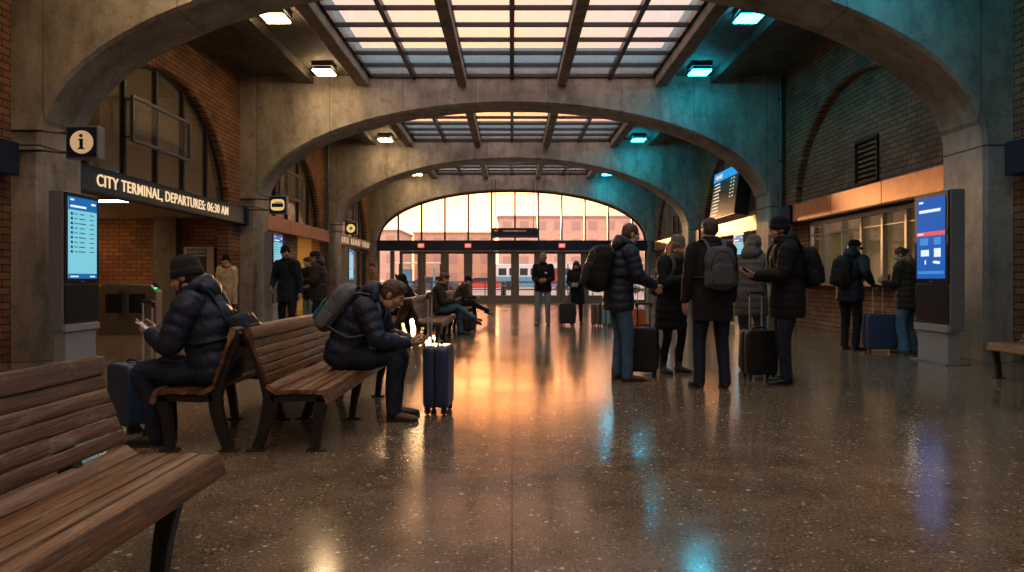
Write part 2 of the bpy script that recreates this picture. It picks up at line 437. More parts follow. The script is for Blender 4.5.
# skylights -----------------------------------------------------------------
def skylight(k, label):
    y0, y1 = YS[k]
    r = empty('window_%d' % (k+1), (0, 0, 0)); struct(r, label, 'skylight')
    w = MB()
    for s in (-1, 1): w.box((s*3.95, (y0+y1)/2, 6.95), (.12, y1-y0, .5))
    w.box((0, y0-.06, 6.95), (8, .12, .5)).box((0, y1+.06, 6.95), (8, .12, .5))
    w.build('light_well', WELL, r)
    b = MB()
    for s in (-1, 1): b.box((s*3.88, (y0+y1)/2, 6.47), (.30, y1-y0, .55))
    for x in (-1.3, 1.3): b.box((x, (y0+y1)/2, 6.42), (.24, y1-y0, .42))
    b.build('beam', ROOFC, r, bevel=.02)
    f = MB()
    for x in (-2.55, 0, 2.55): f.box((x, (y0+y1)/2, 6.46), (.10, y1-y0, .16))
    for x in (-3.7, -1.40, 1.40, -1.2, 1.2, 3.7): f.box((x, (y0+y1)/2, 6.5), (.07, y1-y0, .1))
    n = 8
    for i in range(n+1):
        f.box((0, y0+.03+(y1-y0-.06)*i/n, 6.47), (7.5, .058, .09))
    f.build('glazing_bar', STEELD, r)
    MB().box((0, (y0+y1)/2, 6.50), (7.4, y1-y0, .012)).build('pane', SKYGL, r)
for k, lab in ((0, 'skylight over the foreground, out of view'), (1, 'largest gridded skylight at the top of the view'), (2, 'gridded skylight between the second and third concrete arch'), (3, 'smallest gridded skylight, farthest down the hall')):
    skylight(k, lab)

# ceiling lamps ---------------------------------------------------------------
def lamp(x, y, cyan, label, group=None):
    r = empty('ceiling_lamp', (x, y, 6.47), 0, label, 'lamp', group)
    m = MB().box((0, 0, -.06), (.50, .50, .12)); m.box((0, 0, -.15), (.42, .42, .08)); m.build('housing', STEELD, r, bevel=.01)
    MB().box((0, 0, -.215), (.46, .46, .035)).build('diffuser', LAMP_C if cyan else LAMP_W, r, bevel=.01)
for k in range(0, 4):
    y0, y1 = YS[k]
    for j, f in enumerate((.375, .86)):
        y = y0+(y1-y0)*f
        for s in (-1, 1):
            col_n = 'glowing cyan square' if s > 0 else 'glowing white square'
            if k == 0: lab, g = '%s lamp on the ceiling before the first arch, out of view' % col_n, 'lamps before the first arch %s' % s
            else:
                where = ['', 'beside the largest skylight', 'beside the middle skylight', 'beside the farthest skylight'][k]
                lab, g = '%s lamp on the ceiling %s, %s' % (col_n, where, ('nearer of the two there', 'close to the next arch')[j]), None
            lamp(s*4.62, y, s > 0, lab, g)

# side walls with their arched bays --------------------------------------------
AW, AZ, AB = 3.05, 2.83, 2.62
for s, nm in ((-1, 'left'), (1, 'right')):
    m = MB().box((s*7.3, (Z[1]-4)/2, 3.3), (.4, Z[1]+4, 6.6))
    for k in (1, 2, 3):
        y0, y1 = YS[k]
        mm = arched_slab('w', 'X', s*7.1, s*7.45, (y0+y1)/2, AW, AZ, AB, y0-.02, y1+.02, 6.6, BRX, 2.0, .04)
        m.add(mm.v, mm.f)
    struct(m.build('wall_%s' % nm, BRX, smooth='auto'), ('brick side wall with arched bays and the lettered station sign' if s < 0 else 'brick side wall with ticket windows beneath blind arches'), 'wall')

# blue fascia at the frame edges (nearest bay)
for s in (-1, 1):
    o = MB().box((s*6.97, 6.6, 2.83), (.22, 6.3, .46)).build('fascia_board', NAVY, bevel=.01)
    tag(o, 'dark blue fascia board on the brick at the %s edge of the view' % ('left' if s < 0 else 'right'), 'fascia')

# right hand ticket halls -------------------------------------------------------
OFFW = plain('office_wall', (.62, .52, .30), .8); OFFL = plain('office_lower', (.75, .62, .22), .7)
ALU = plain('aluminium', (.42, .40, .37), .35, .8)
DESK = plain('desk_grey', (.20, .19, .18), .5); BLK = plain('black_plastic', (.012, .012, .014), .35)
SCRB = screen('monitor_glow', (.25, .6, .9), 1.1)
PAPER = plain('paper', (.75, .72, .66), .7)
where_r = {1: 'behind the nearest ticket windows', 2: 'behind the ticket windows past the second arch', 3: 'behind the farthest ticket windows'}
wname = {1: 'nearest', 2: 'second', 3: 'farthest'}
for k in (1, 2, 3):
    y0, y1 = YS[k]; c = (y0+y1)/2; W0, W1 = c-2.6, c+2.35
    m = arch_fill('X', 7.28, 7.42, c, AW+.02, AZ, AB+.02, 2.56)
    m.box((7.30, c, .51), (.24, 2*AW, 1.02)); m.box((7.30, (c-AW+W0)/2, 1.8), (.24, W0-c+AW, 1.6)); m.box((7.30, (c+AW+W1)/2, 1.8), (.24, c+AW-W1, 1.6))
    struct(m.build('wall_infill', BRX), 'brick infill of the blind arch around the %s ticket windows' % wname[k], 'wall')
    # window
    r = empty('window_%d' % (4+k)); struct(r, 'row of metal-framed ticket windows, %s of the three counters' % wname[k], 'window')
    f = MB()
    for yy in [W0+(W1-W0)*i/6 for i in range(7)]: f.box((7.25, yy, 1.79), (.10, .075, 1.46))
    f.box((7.25, (W0+W1)/2, 1.08), (.10, W1-W0, .06)).box((7.25, (W0+W1)/2, 2.49), (.12, W1-W0, .08)).box((7.24, (W0+W1)/2, 2.22), (.05, W1-W0, .03))
    f.build('frame', ALU, r, bevel=.006)
    MB().box((7.27, (W0+W1)/2, 1.79), (.012, W1-W0, 1.46)).build('pane', GLASS, r)
    tag(MB().box((7.12, (W0+W1)/2, 1.046), (.38, W1-W0-.02, .05)).build('counter_ledge', COPPER, bevel=.01), 'copper-edged ledge below the %s ticket windows' % wname[k], 'counter')
    r = empty('copper_fascia', (6.95, c, 2.57), 0, 'copper panelled fascia over the %s ticket windows' % wname[k], 'fascia')
    n = 3; Lf = y1-y0-1.15
    for i in range(n):
        MB().box((0, -.57+Lf*(i-(n-1)/2)/n, .21), (.20, Lf/n-.012, .42)).build('panel', COPPER, r, bevel=.008)
    MB().box((0, -.57, .0), (.16, Lf, .03)).build('drip_edge', STEELD, r)
    MB().box((-.02, Lf/2-.57+.33, .19), (.26, .56, .46)).build('end_box', NAVY, r, bevel=.01)
    # vent
    v = empty('wall_vent', (7.27, c-.25, 3.15), 0, 'dark louvred vent in the brick above the %s ticket windows' % wname[k], 'vent')
    f = MB(); f.box((0, -.44, .44), (.08, .05, .93)).box((0, .44, .44), (.08, .05, .93)).box((0, 0, 0), (.08, .9, .05)).box((0, 0, .88), (.08, .9, .05)); f.build('frame', STEELD, v)
    f = MB()
    for i in range(8): f.box((.0, 0, .09+i*.105), (.09, .84, .012), M.Rotation(R(35), 3, 'Y'))
    f.box((.035, 0, .44), (.01, .84, .86)); f.build('louvre', BLK, v)
    # office behind
    o = MB().box((10.6, c, 1.5), (.1, 2*AW, 3.0)).box((9.0, c-AW-.05, 1.5), (3.2, .1, 3.0)).box((9.0, c+AW+.05, 1.5), (3.2, .1, 3.0)).box((9.0, c, 2.96), (3.2, 2*AW, .1))
    struct(o.build('wall_office', OFFW), 'cream office walls %s' % where_r[k], 'wall')
    struct(MB().box((10.53, c, .75), (.03, 2*AW-.02, 1.5)).build('trim_office', OFFL), 'yellow lower wall panelling %s' % where_r[k], 'trim')
    lp = empty('office_lamp', (8.9, c, 2.9), 0, 'glowing strip lamp on the office ceiling %s' % where_r[k], 'lamp')
    MB().box((0, 0, -.03), (.3, 2.6, .06)).build('housing', STEELG, lp); MB().box((0, 0, -.07), (.24, 2.5, .03)).build('diffuser', LAMP_D, lp)
    d = empty('desk', (8.6, c, 0), 0, 'grey office desk %s' % where_r[k], 'desk')
    MB().box((0, 0, .73), (.8, 4.4, .04)).build('desk_top', DESK, d, bevel=.006)
    for yy in (-2.1, 0, 2.1): MB().box((0, yy, .355), (.7, .05, .71)).build('leg', DESK, d)
    if k < 3:
        for i, yy in enumerate((-1.1, .15, 1.35)):
            q = empty('monitor', (8.72, c+yy, .752), R(12*(i-1)), 'computer monitor on the desk %s, %s' % (where_r[k], ('nearest the camera', 'middle one', 'farthest of three')[i]), 'monitor')
            MB().box((0, 0, .01), (.2, .24, .02)).box((.03, 0, .12), (.03, .06, .22)).build('stand', BLK, q, bevel=.004)
            MB().box((0, 0, .36), (.04, .52, .33)).build('case', BLK, q, bevel=.006)
            MB().box((.022 if i == 2 else -.022, 0, .36), (.006, .48, .29)).build('screen', SCRB, q)
        for i, yy in enumerate((-.5, .8)):
            q = empty('printer', (8.5, c+yy, .752), 0, 'pale desktop printer %s, %s' % (where_r[k], ('nearer one', 'farther one')[i]), 'printer')
            MB().box((0, 0, .1), (.34, .36, .2)).build('body', PAPER, q, bevel=.02); MB().box((-.18, 0, .08), (.1, .26, .012)).build('paper_tray', BLK, q)

# left hand bays ---------------------------------------------------------------
GOLD = plain('gold_paint', (.75, .52, .22), .5)
lname = {1: 'above the lettered departures sign', 2: 'past the second arch', 3: 'farthest along the brick wall'}
for k in (1, 2, 3):
    y0, y1 = YS[k]; c = (y0+y1)/2
    r = empty('window_%d' % (7+k)); struct(r, 'arched lunette window with dark mullions, %s' % lname[k], 'window')
    f = MB()
    for yy in [c-1.42+1.17*i-1.2 for i in range(5)]:
        h = AB*math.sqrt(max(0, 1-((yy-c)/AW)**2))
        f.box((-7.3, yy, (2.95+AZ+h)/2), (.10, .07, AZ+h-2.95))
    f.box((-7.3, c, 2.98), (.12, 2*AW, .08))
    A = arch_pts(c, AW, AZ, AB, 36, 2.0, 2.95)
    f.tube([(-7.3, u, z) for u, z in A], .05, 6, round_caps=False)
    f.build('frame', STEELD, r)
    arch_fill('X', -7.31, -7.32, c, AW, AZ, AB, 2.95).build('pane', WARMGL, r)
    # open steel casement hung in front
    q = empty('steel_frame', (-7.12, c-.3, 3.78), 0, 'grey steel rectangular frame fixed before the arched window %s' % lname[k], 'frame')
    f = MB(); h = .82; w = 1.16
    for yy in (-w, w): f.box((0, yy, h/2), (.07, .06, h))
    for zz in (0, h): f.box((0, 0, zz), (.07, 2*w, .06))
    f.build('border', STEELG, q, bevel=.006)
    f = MB()
    for yy in (-w, w):
        for zz in (.06, h-.06): f.box((-.1, yy, zz), (.2, .03, .03))
    f.build('bracket', STEELD, q)
    MB().box((0, 0, h/2), (.01, 2*w-.06, h-.06)).build('pane', GLASS, q)
    # room above, seen through the lunette
    o = MB().box((-10.6, c, 4.4), (.1, 2*AW+.6, 3.0)).box((-9, c-AW-.3, 4.4), (3.3, .1, 3.0)).box((-9, c+AW+.3, 4.4), (3.3, .1, 3.0)).box((-9, c, 5.85), (3.3, 2*AW+.6, .1))
    struct(o.build('wall_mezzanine', PLAST), 'tan plaster room behind the arched window, %s' % lname[k], 'wall')
    for i, (yy, zz) in enumerate(((-.9, 3.65), (.5, 5.3))):
        lp = empty('wall_lamp', (-10.5, c+yy, zz), 0, 'small glowing lamp behind the arched window %s, %s' % (lname[k], ('lower one', 'upper one')[i]), 'lamp')
        MB().box((.03, 0, 0), (.06, .5, .14)).build('base', STEELD, lp); MB().box((.09, 0, 0), (.06, .46, .10)).build('diffuser', LAMP_D, lp)

y0, y1 = YS[1]; c1 = (y0+y1)/2
# ticket lobby off the first left bay
m = MB().box((-10, y1+.30, 1.45), (5.8, .2, 2.9))
m.box((-13, (y0+y1)/2, 1.45), (.2, 8.5, 2.9)); m.box((-10.2, y0-.35, 1.45), (5.6, .2, 2.9))
struct(m.build('wall_lobby', BRY), 'warm brick wall at the back of the gate lobby', 'wall')
struct(MB().box((-10.2, c1, 2.84), (5.7, 8.3, .12)).build('ceiling_lobby', PLAST), 'tan ceiling over the gate lobby', 'ceiling')
struct(MB().box((-9.02, y1+.10, 1.45), (.60, .35, 2.78)).build('pillar_lobby', concrete('lobby_concrete', (.20, .17, .13)), bevel=.02), 'dark concrete pillar beside the ticket machine', 'pillar')
lp = empty('strip_lamp', (-7.95, 13.9, 2.78), R(0), 'glowing strip lamp on the lobby ceiling under the departures sign', 'lamp')
MB().box((0, 0, -.03), (1.2, .3, .05)).build('housing', STEELG, lp); MB().box((0, 0, -.065), (1.1, .2, .02)).build('diffuser', LAMP_D, lp)
lp = empty('strip_lamp', (-10.8, 16.6, 2.78), 0, 'glowing strip lamp deeper in the gate lobby ceiling', 'lamp')
MB().box((0, 0, -.03), (1.5, .3, .05)).build('housing', STEELG, lp); MB().box((0, 0, -.07), (1.4, .22, .03)).build('diffuser', emit('lamp_lobby', (1, .66, .32), 26), lp)
# lettered sign
SIGN = plain('sign_slate', (.035, .055, .065), .35, .2)
r = empty('station_sign', (-6.98, (y0+y1)/2+.07, 2.60), 0, 'long dark sign lettered CITY TERMINAL, DEPARTURES: 06:30 AM', 'sign')
MB().box((0, -.05, .20), (.22, y1-y0-.3, .40)).build('board', SIGN, r, bevel=.008)
f = MB()
for zz in (.0, .40): f.box((.02, -.05, zz), (.24, y1-y0-.3, .025))
f.build('edge_strip', STEELD, r)
MB().box((-.02, -(y1-y0)/2-.02, .22), (.3, .28, .52)).build('end_cap', NAVY, r, bevel=.01); MB().box((.0, (y1-y0)/2-.24, .19), (.3, .2, .46)).build('end_cap', NAVY, r, bevel=.01)
me = text_mesh('CITY TERMINAL, DEPARTURES: 06:30 AM', .285, .012, .002, 'CENTER', 5.35); me.materials.append(LETTER)
t = bpy.data.objects.new('lettering', me); col.objects.link(t); t.parent = r; t.location = (.118, -.40, .20); t.rotation_euler = (PI/2, 0, PI/2)

# second left bay: brick panel, bright passage
y0, y1 = YS[2]; c = (y0+y1)/2
m = MB().box((-7.25, (c-AW+c+.35)/2, 1.3), (.24, AW+.35, 2.6)); struct(m.build('wall_panel', BRX), 'brick panel beside the bright passage', 'wall')
m = MB().box((-8.9, y1+.1, 1.35), (3.2, .2, 2.7)).box((-10.5, c+1.5, 1.35), (.2, 5, 2.7)).box((-8.9, c+.3, 1.35), (3.2, .2, 2.7)).box((-8.9, c+1.8, 2.75), (3.4, 5, .1))
struct(m.build('wall_passage', plain('passage_yellow', (.62, .42, .13), .7)), 'yellow lit passage walls behind the two travellers', 'wall')
lp = empty('strip_lamp', (-8.6, c+1.7, 2.70), 0, 'glowing strip lamp on the yellow passage ceiling', 'lamp')
MB().box((0, 0, -.03), (1.0, .3, .05)).build('housing', STEELG, lp); MB().box((0, 0, -.07), (.9, .22, .03)).build('diffuser', emit('lamp_passage', (1, .72, .36), 60), lp)
r = empty('copper_fascia', (-6.95, c, 2.57), 0, 'copper panelled fascia over the brick panel and yellow passage', 'fascia')
for i in range(3): MB().box((0, -.1+(i-1)*2.3, .21), (.20, 2.28, .42)).build('panel', COPPER, r, bevel=.008)
# third left bay: shopfront
y0, y1 = YS[3]; c = (y0+y1)/2
r = empty('window_11'); struct(r, 'dark shopfront glazing under the small lettered sign', 'window')
f = MB()
for i in range(6): f.box((-7.25, c-AW+2*AW*i/5, 1.28), (.12, .09, 2.56))
f.box((-7.25, c, .06), (.12, 2*AW, .12)).box((-7.25, c, 2.52), (.12, 2*AW, .1)); f.build('frame', STEELD, r)
MB().box((-7.25, c, 1.28), (.012, 2*AW, 2.5)).build('pane', GLASS, r)
m = MB().box((-9.4, c, 1.4), (.1, 6.4, 2.8)).box((-8.4, c-3.2, 1.4), (2, .1, 2.8)).box((-8.4, c+3.2, 1.4), (2, .1, 2.8)).box((-8.4, c, 2.82), (2.2, 6.4, .1))
struct(m.build('wall_shop', PLAST), 'tan shop interior behind the dark shopfront', 'wall')
lp = empty('strip_lamp', (-8.3, c, 2.77), 0, 'glowing strip lamp on the shop ceiling', 'lamp')
MB().box((0, 0, -.03), (.3, 2, .05)).build('housing', STEELG, lp); MB().box((0, 0, -.07), (.22, 1.9, .03)).build('diffuser', LAMP_D, lp)
r = empty('magazine_rack', (-8.0, c-.7, 0), 0, 'dark rack of pale magazines inside the shopfront', 'rack')
m = MB()
for zz in (.1, .6, 1.1, 1.6): m.box((0, 0, zz), (.35, 3.4, .03))
for yy in (-1.7, 0, 1.7): m.box((-.1, yy, 1.0), (.12, .04, 2.0))
m.build('shelf', STEELD, r)
m = MB()
for zz in (.14, .64, 1.14, 1.64):
    for i in range(12): m.box((.08, -1.55+i*.28, zz+.14), (.02, .2, .27), M.Rotation(R(-12), 3, 'Y'))
o = m.build('magazines', plain('magazine_cover', (.35, .38, .5), .4, 0, 4, .6), r); o['kind'] = 'stuff'
r = empty('shop_sign', (-6.98, c-.1, 2.60), 0, 'small bright lettered sign over the dark shopfront', 'sign')
MB().box((0, 0, .2), (.2, 6.6, .42)).build('board', plain('shop_board', (.25, .17, .11), .4, .4), r, bevel=.008)
m = MB(); x = -2.9
for i in range(17):
    w = random.choice((.16, .2, .24))
    if i not in (4, 11):
        m.box((.105, x+w/2, .2), (.012, w*.28, .24)); m.box((.105, x+w*.75, .2+random.choice((-.09, 0, .09))), (.012, w*.4, .05))
    x += w+.13
m.build('lettering', LETTER, r)

# glazed end wall ---------------------------------------------------------------
YE = Z[4]
FRAME = plain('door_frame', (.22, .18, .14), .45, .3); TRANS = plain('transom_navy', (.018, .026, .05), .4, .2)
r = empty('window_12'); struct(r, 'wide arched window full of sunrise at the far end of the hall', 'window')
f = MB()
for px in (397.5, 421, 444.5, 468, 491.5, 515, 538.5, 562, 585.3, 609, 633):
    x = (px-512)*YE/700; h = 2.56*max(0, 1-abs(x/6.72)**2.1)**(1/2.1)
    f.box((x, YE+.25, (3.1+3.08+h)/2), (.085, .14, 3.08+h-3.1))
f.tube([(u, YE+.25, z) for u, z in arch_pts(0, 6.70, 3.08, 2.54, 40, 2.1, 3.0)], .07, 6, round_caps=False)
f.build('frame', STEELD, r)
arch_fill('Y', YE+.24, YE+.25, 0, 6.7, 3.08, 2.54, 3.1, 2.1).build('pane', GLASS, r)
struct(MB().box((0, YE+.16, 2.87), (13.42, .40, .52)).build('trim_transom', TRANS, bevel=.015), 'dark blue transom beam between arched window and doors', 'beam')
def make_door(i, x):
    r = empty('door_%d' % i, (x, YE+.22, 0)); struct(r, '', 'door')
    f = MB()
    for s in (-1, 1): f.box((s*.45, 0, 1.3), (.15, .09, 2.6))
    f.box((0, 0, .19), (.78, .09, .38)).box((0, 0, 2.53), (.78, .09, .14)); f.build('leaf', FRAME, r, bevel=.008)
    MB().box((0, 0, 1.42), (.78, .015, 2.1)).build('pane', GLASS, r)
    f = MB().tube([(-.36, -.08, 1.08), (.36, -.08, 1.08)], .022, 8)
    f.box((-.36, -.05, 1.08), (.03, .07, .03)).box((.36, -.05, 1.08), (.03, .07, .03)); f.build('push_bar', STEELG, r, smooth='auto')
    f = MB().tube([(.42 if i % 2 else -.42, -.09, .85), (.42 if i % 2 else -.42, -.09, 1.35)], .02, 8)
    for zz in (.88, 1.32): f.box((.42 if i % 2 else -.42, -.06, zz), (.025, .07, .025))
    f.build('handle', plain('chrome', (.6, .58, .55), .2, 1), r, smooth='auto')
    return r
xs = [-5.11, -3.95, -2.79, -1.61, -.43, .73, 1.89, 3.06, 4.22, 5.38]
ordn = ['first', 'second', 'third', 'fourth', 'fifth', 'sixth', 'seventh', 'eighth', 'ninth', 'tenth']
for i, x in enumerate(xs):
    d = make_door(i+1, x); d['label'] = 'dark metal framed glass door, %s of ten counting from the left' % ordn[i]
f = MB()
for i in range(9):
    f.box(((xs[i]+xs[i+1])/2, YE+.22, 1.3), (.13, .2, 2.6))
for s in (-1, 1): f.box((s*6.0, YE+.22, 1.3), (.2, .2, 2.6)).box((s*6.68, YE+.22, 1.3), (.08, .2, 2.6)).box((s*6.35, YE+.22, .08), (.6, .1, .16))
struct(f.build('trim_doorposts', FRAME, bevel=.008), 'dark posts standing between the glass doors', 'trim')
for s in (-1, 1):
    struct(MB().box((s*6.35, YE+.22, 1.35), (.62, .015, 2.4)).build('window_%d' % (13+(s > 0)), GLASS), 'tall narrow side light %s of the row of doors' % ('left' if s < 0 else 'right'), 'window')
# exit signs on the transom
RED = emit('exit_red', (1.0, .12, .06), 1.1); PALE = emit('exit_pale', (1, .75, .65), 1.2)
for i, px in enumerate((421, 468, 562)):
    x = (px-512)*(YE-.1)/700
    r = empty('exit_sign', (x, YE-.09, 2.74), 0, 'small glowing red EXIT sign on the transom, %s' % ('leftmost of three', 'middle of three', 'rightmost of three')[i], 'sign')
    MB().box((0, .02, .12), (.34, .05, .24)).build('case', BLK, r, bevel=.006); MB().box((0, -.008, .12), (.32, .01, .22)).build('face', RED, r)
    me = text_mesh('EXIT', .12, .004, .002, 'CENTER', .24); me.materials.append(PALE)
    t = bpy.data.objects.new('lettering', me); col.objects.link(t); t.parent = r; t.location = (0, -.016, .12); t.rotation_euler = (PI/2, 0, 0)
# hanging direction sign before the window
r = empty('hanging_sign', (.12, YE-.6, 3.22), 0, 'dark hanging direction sign in the middle of the arched window', 'sign')
MB().box((0, 0, .24), (2.3, .1, .48)).build('board', plain('hanging_board', (.03, .02, .03), .4), r, bevel=.01)
MB().box((0, -.055, .08), (2.28, .01, .09)).build('stripe', plain('stripe_violet', (.05, .06, .16), .4), r)
m = MB()
for x0, w in ((-.55, .07), (-.45, .22), (-.2, .12), (-.05, .28), (.26, .1), (.39, .18)): m.box((x0+w/2, -.055, .33), (w, .008, .07))
m.build('lettering', plain('sign_cream', (.7, .6, .45), .5), r)
m = MB().tube([(-.95, -.056, .33), (-.85, -.056, .33)], .055, 12); m.build('pictogram', plain('sign_orange', (.8, .35, .08), .5), r)
m = MB()
for s in (-1, 1):
    for q in (1.11, .93): m.box((s*q, 0, 1.66), (.03, .03, 2.4))
m.build('hanger_rod', STEELD, r)

# pipes on the piers
PIPE = plain('pipe_paint', (.12, .13, .14), .4, .5)
for (x, y, lab) in ((6.98, Z[2]-.09, 'vertical pipe on the second arch pier beside the ticket windows'), (-6.95, Z[3]-.17, 'vertical pipe on the third arch pier near the passage')):
    r = empty('drain_pipe', (x, y, 0), 0, lab, 'pipe')
    MB().tube([(0, 0, .02), (0, 0, 6.4)], .055, 10, round_caps=False).build('tube', PIPE, r, smooth='auto')
    m = MB()
    for zz in (1.0, 2.6, 4.2, 5.8): m.tube([(0, 0, zz), (0, 0, zz+.06)], .068, 10, round_caps=False).box((0, .05, zz+.03), (.03, .1, .05))
    m.build('clamp', STEELD, r)
# ------------------------------------------------------------------ display kiosks
KG = plain('kiosk_grey', (.20, .21, .235), .4, .15, 6, .04, 0); KB = plain('kiosk_black', (.015, .015, .018), .25); KBASE = plain('kiosk_base', (.30, .315, .34), .45, .1, 6, .04, 0)
S_CY = screen('screen_cyan', (.22, .66, .80), .85); S_BL = screen('screen_blue', (.012, .10, .42), 1.0); S_HD = screen('screen_header', (.01, .14, .42), .9)
S_TX = screen('screen_text', (.04, .16, .38), .35); S_WH = screen('screen_white', (.75, .85, .95), 1.0); S_RD = screen('screen_red', (.85, .12, .10), .9); S_MID = screen('screen_mid', (.05, .26, .62), 1.0)
def kiosk(x, y, rz, style, label, cat='kiosk', group=None):
    """screen faces local -Y; width along local X"""
    r = empty('display_kiosk', (x, y, 0), rz, label, cat, group)
    MB().box((0, 0, .01), (.86, .34, .02)).build('floor_plate', KG, r, bevel=.004)
    MB().box((0, 0, .23), (.70, .17, .42)).build('plinth', KBASE, r, bevel=.008)
    MB().box((0, .02, 1.42), (.80, .20, 1.92)).build('housing', KG, r, bevel=.012)
    MB().box((0, -.09, .485), (.80, .06, .10)).build('lower_trim', KBASE, r, bevel=.01)
    MB().box((0, -.095, .82), (.76, .02, .53)).build('lower_panel', KB, r, bevel=.004)
    MB().box((0, -.095, 1.735), (.78, .022, 1.26)).build('bezel', KB, r, bevel=.004)
    s = MB().box((0, -.107, 1.74), (.66, .006, 1.14)).build('screen', S_CY if style == 'list' else S_BL, r)
    if style == 'list':
        MB().box((0, -.111, 2.22), (.66, .004, .18)).build('header_band', S_HD, s); MB().box((0, -.111, 1.205), (.66, .004, .07)).build('footer_band', S_HD, s)
        m = MB(); m.box((-.25, -.114, 2.27), (.08, .003, .025)).box((.24, -.114, 2.24), (.10, .003, .03)); m.box((-.11, -.114, 2.18), (.36, .003, .03)); m.box((-.2, -.114, 1.20), (.18, .003, .018)).box((.22, -.114, 1.20), (.12, .003, .018))
        m.build('heading', S_WH, s)
        m = MB()
        for i in range(9):
            z = 2.075-.066*i
            m.box((-.255, -.111, z), (.05, .003, .036)).box((-.16, -.111, z), (.07, .003, .012)).box((-.02, -.111, z), (.10+.03*(i % 3), .003, .014)).box((.21, -.111, z+.003), (.10, .003, .012))
        m.build('timetable_rows', S_TX, s)
    else:
        MB().box((0, -.111, 1.80), (.66, .004, .055)).build('red_band', S_RD, s)
        m = MB().box((-.22, -.111, 2.25), (.10, .003, .03)); m.box((-.02, -.111, 2.12), (.50, .003, .042)); m.box((-.23, -.1135, 1.80), (.14, .003, .02))
        m.box((-.13, -.111, 1.53), (.19, .003, .09)).box((.16, -.111, 1.53), (.15, .003, .12)); m.box((-.12, -.111, 1.40), (.03, .003, .06)); m.tube([(.09, -.111, 1.40), (.2, -.111, 1.39)], .02, 8)
        m.build('notice_blocks', S_WH, s)
        MB().box((-.15, -.111, 1.69), (.19, .003, .10)).box((.16, -.111, 1.69), (.15, .003, .10)).box((.0, -.111, 1.255), (.6, .003, .04)).build('notice_panels', S_MID, s)
    MB().box((0, -.108, 1.13), (.08, .004, .014)).build('badge', KG, r)
    return r
names = {1: 'nearest', 2: 'second', 3: 'farthest'}
for k in (1, 2, 3):
    y = Z[k]+.05
    kiosk(-6.22, y, R(90), 'list', ['', 'grey kiosk with a pale cyan timetable screen before the nearest arch pier', 'tall grey timetable kiosk before the second arch pier, beside the brick panel', 'small distant timetable kiosk beside the dark shopfront'][k])
    kiosk(5.98, y-.15, R(-90), 'notice' if k == 1 else 'list', ['', 'grey kiosk with a blue notice screen and red band', 'grey kiosk behind the bearded man in a black beanie', 'distant grey kiosk beside the farthest ticket windows'][k])

# ------------------------------------------------------------------ box signs on the piers
SGN_N = plain('pictogram_navy', (.012, .02, .06), .3); SGN_T = emit('pictogram_tan', (.80, .48, .23), .62); SGN_Y = emit('pictogram_yellow', (.9, .62, .2), .8)
def box_sign(k, kind, label):
    r = empty('pictogram_sign', (-6.13, Z[k]+.18, 2.88), 0, label, 'sign')
    MB().box((0, -.04, .235), (.47, .16, .47)).build('case', KG, r, bevel=.012)
    MB().box((0, -.123, .235), (.42, .01, .42)).build('face', SGN_N, r)
    disc = MB().prism([(math.cos(2*PI*i/40)*.165, math.sin(2*PI*i/40)*.165) for i in range(40)], lambda p: (p[0], -.128, p[1]+.235), lambda p: (p[0], -.134, p[1]+.235))
    if kind == 'i':
        disc.build('disc', SGN_T, r)
        m = MB()
        m.tube([(-.004, -.137, .325), (-.004, -.139, .325)], .026, 16)
        m.prism([(-.045, .275), (.022, .285), (.022, .155), (.047, .148), (.047, .132), (-.052, .132), (-.052, .148), (-.026, .155), (-.026, .258), (-.045, .255)], lambda p: (p[0], -.134, p[1]), lambda p: (p[0], -.139, p[1]))
        m.build('letter', SGN_N, r)
    elif kind == 'bus':
        MB().rbox((0, -.13, .235), (.36, .012, .30), .55).build('disc', SGN_Y, r, smooth=True)
        MB().box((0, -.138, .225), (.30, .006, .10)).box((.02, -.138, .30), (.18, .006, .02)).build('letter', SGN_N, r)
    else:
        disc.build('disc', SGN_Y, r)
        m = MB().prism([(math.cos(2*PI*i/24)*.06, math.sin(2*PI*i/24)*.06+.235) for i in range(24)], lambda p: (p[0], -.134, p[1]), lambda p: (p[0], -.137, p[1])); m.build('letter', plain('picto_white', (.8, .75, .6), .5), r)
    m = MB()
    for zz in (.10, .38): m.tube([(-.22, -.04, zz), (-.34, -.06, zz), (-.50, -.21, zz), (-.93, -.21, zz)], .018, 8)
    m.build('bracket', STEELD, r)
box_sign(1, 'i', 'square navy sign with a tan disc and letter i')
box_sign(2, 'bus', 'square sign with a yellow lozenge crossed by a dark band')
box_sign(3, 'dot', 'small square sign with a round yellow disc, above the dark shopfront')
# ------------------------------------------------------------------ departures board
r = empty('departures_board', (6.2, 20.75, 3.0), R(-90), 'hanging departures board with blue header above the ticket windows', 'board')
T = M.Rotation(R(-7), 3, 'X')
def tb(m, c, d): return m.box(T @ V(c), d, T)
tb(MB(), (0, .19, .74), (2.5, .38, 1.48)).build('case', KB, r, bevel=.01)
sc_ = tb(MB(), (0, -.006, .74), (2.4, .01, 1.40)).build('screen', plain('board_glass', (.05, .045, .05), .16, .0, 3, .1, 0, .8), r)
tb(MB(), (0, -.014, 1.30), (2.4, .006, .28)).build('header_band', screen('board_header', (.02, .28, .70), 1.0), sc_)
S_AM = screen('board_text', (1.0, .80, .55), .9)
m = MB(); x = -1.0
for w in (.05, .1, .08, .13, .06): tb(m, (x+w/2, -.019, 1.30), (w, .004, .12)); x += w+.06
for i in range(10):
    z = 1.08-.105*i
    tb(m, (-1.02, -.014, z), (.06, .004, .035)); tb(m, (-.72+.03*(i % 3), -.014, z), (.42+.06*(i % 3), .004, .035))
    if i < 6: tb(m, (.62, -.014, z), (.10, .004, .03)); tb(m, (.85, -.014, z), (.10, .004, .03))
m.build('board_rows', S_AM, sc_)
m = MB()
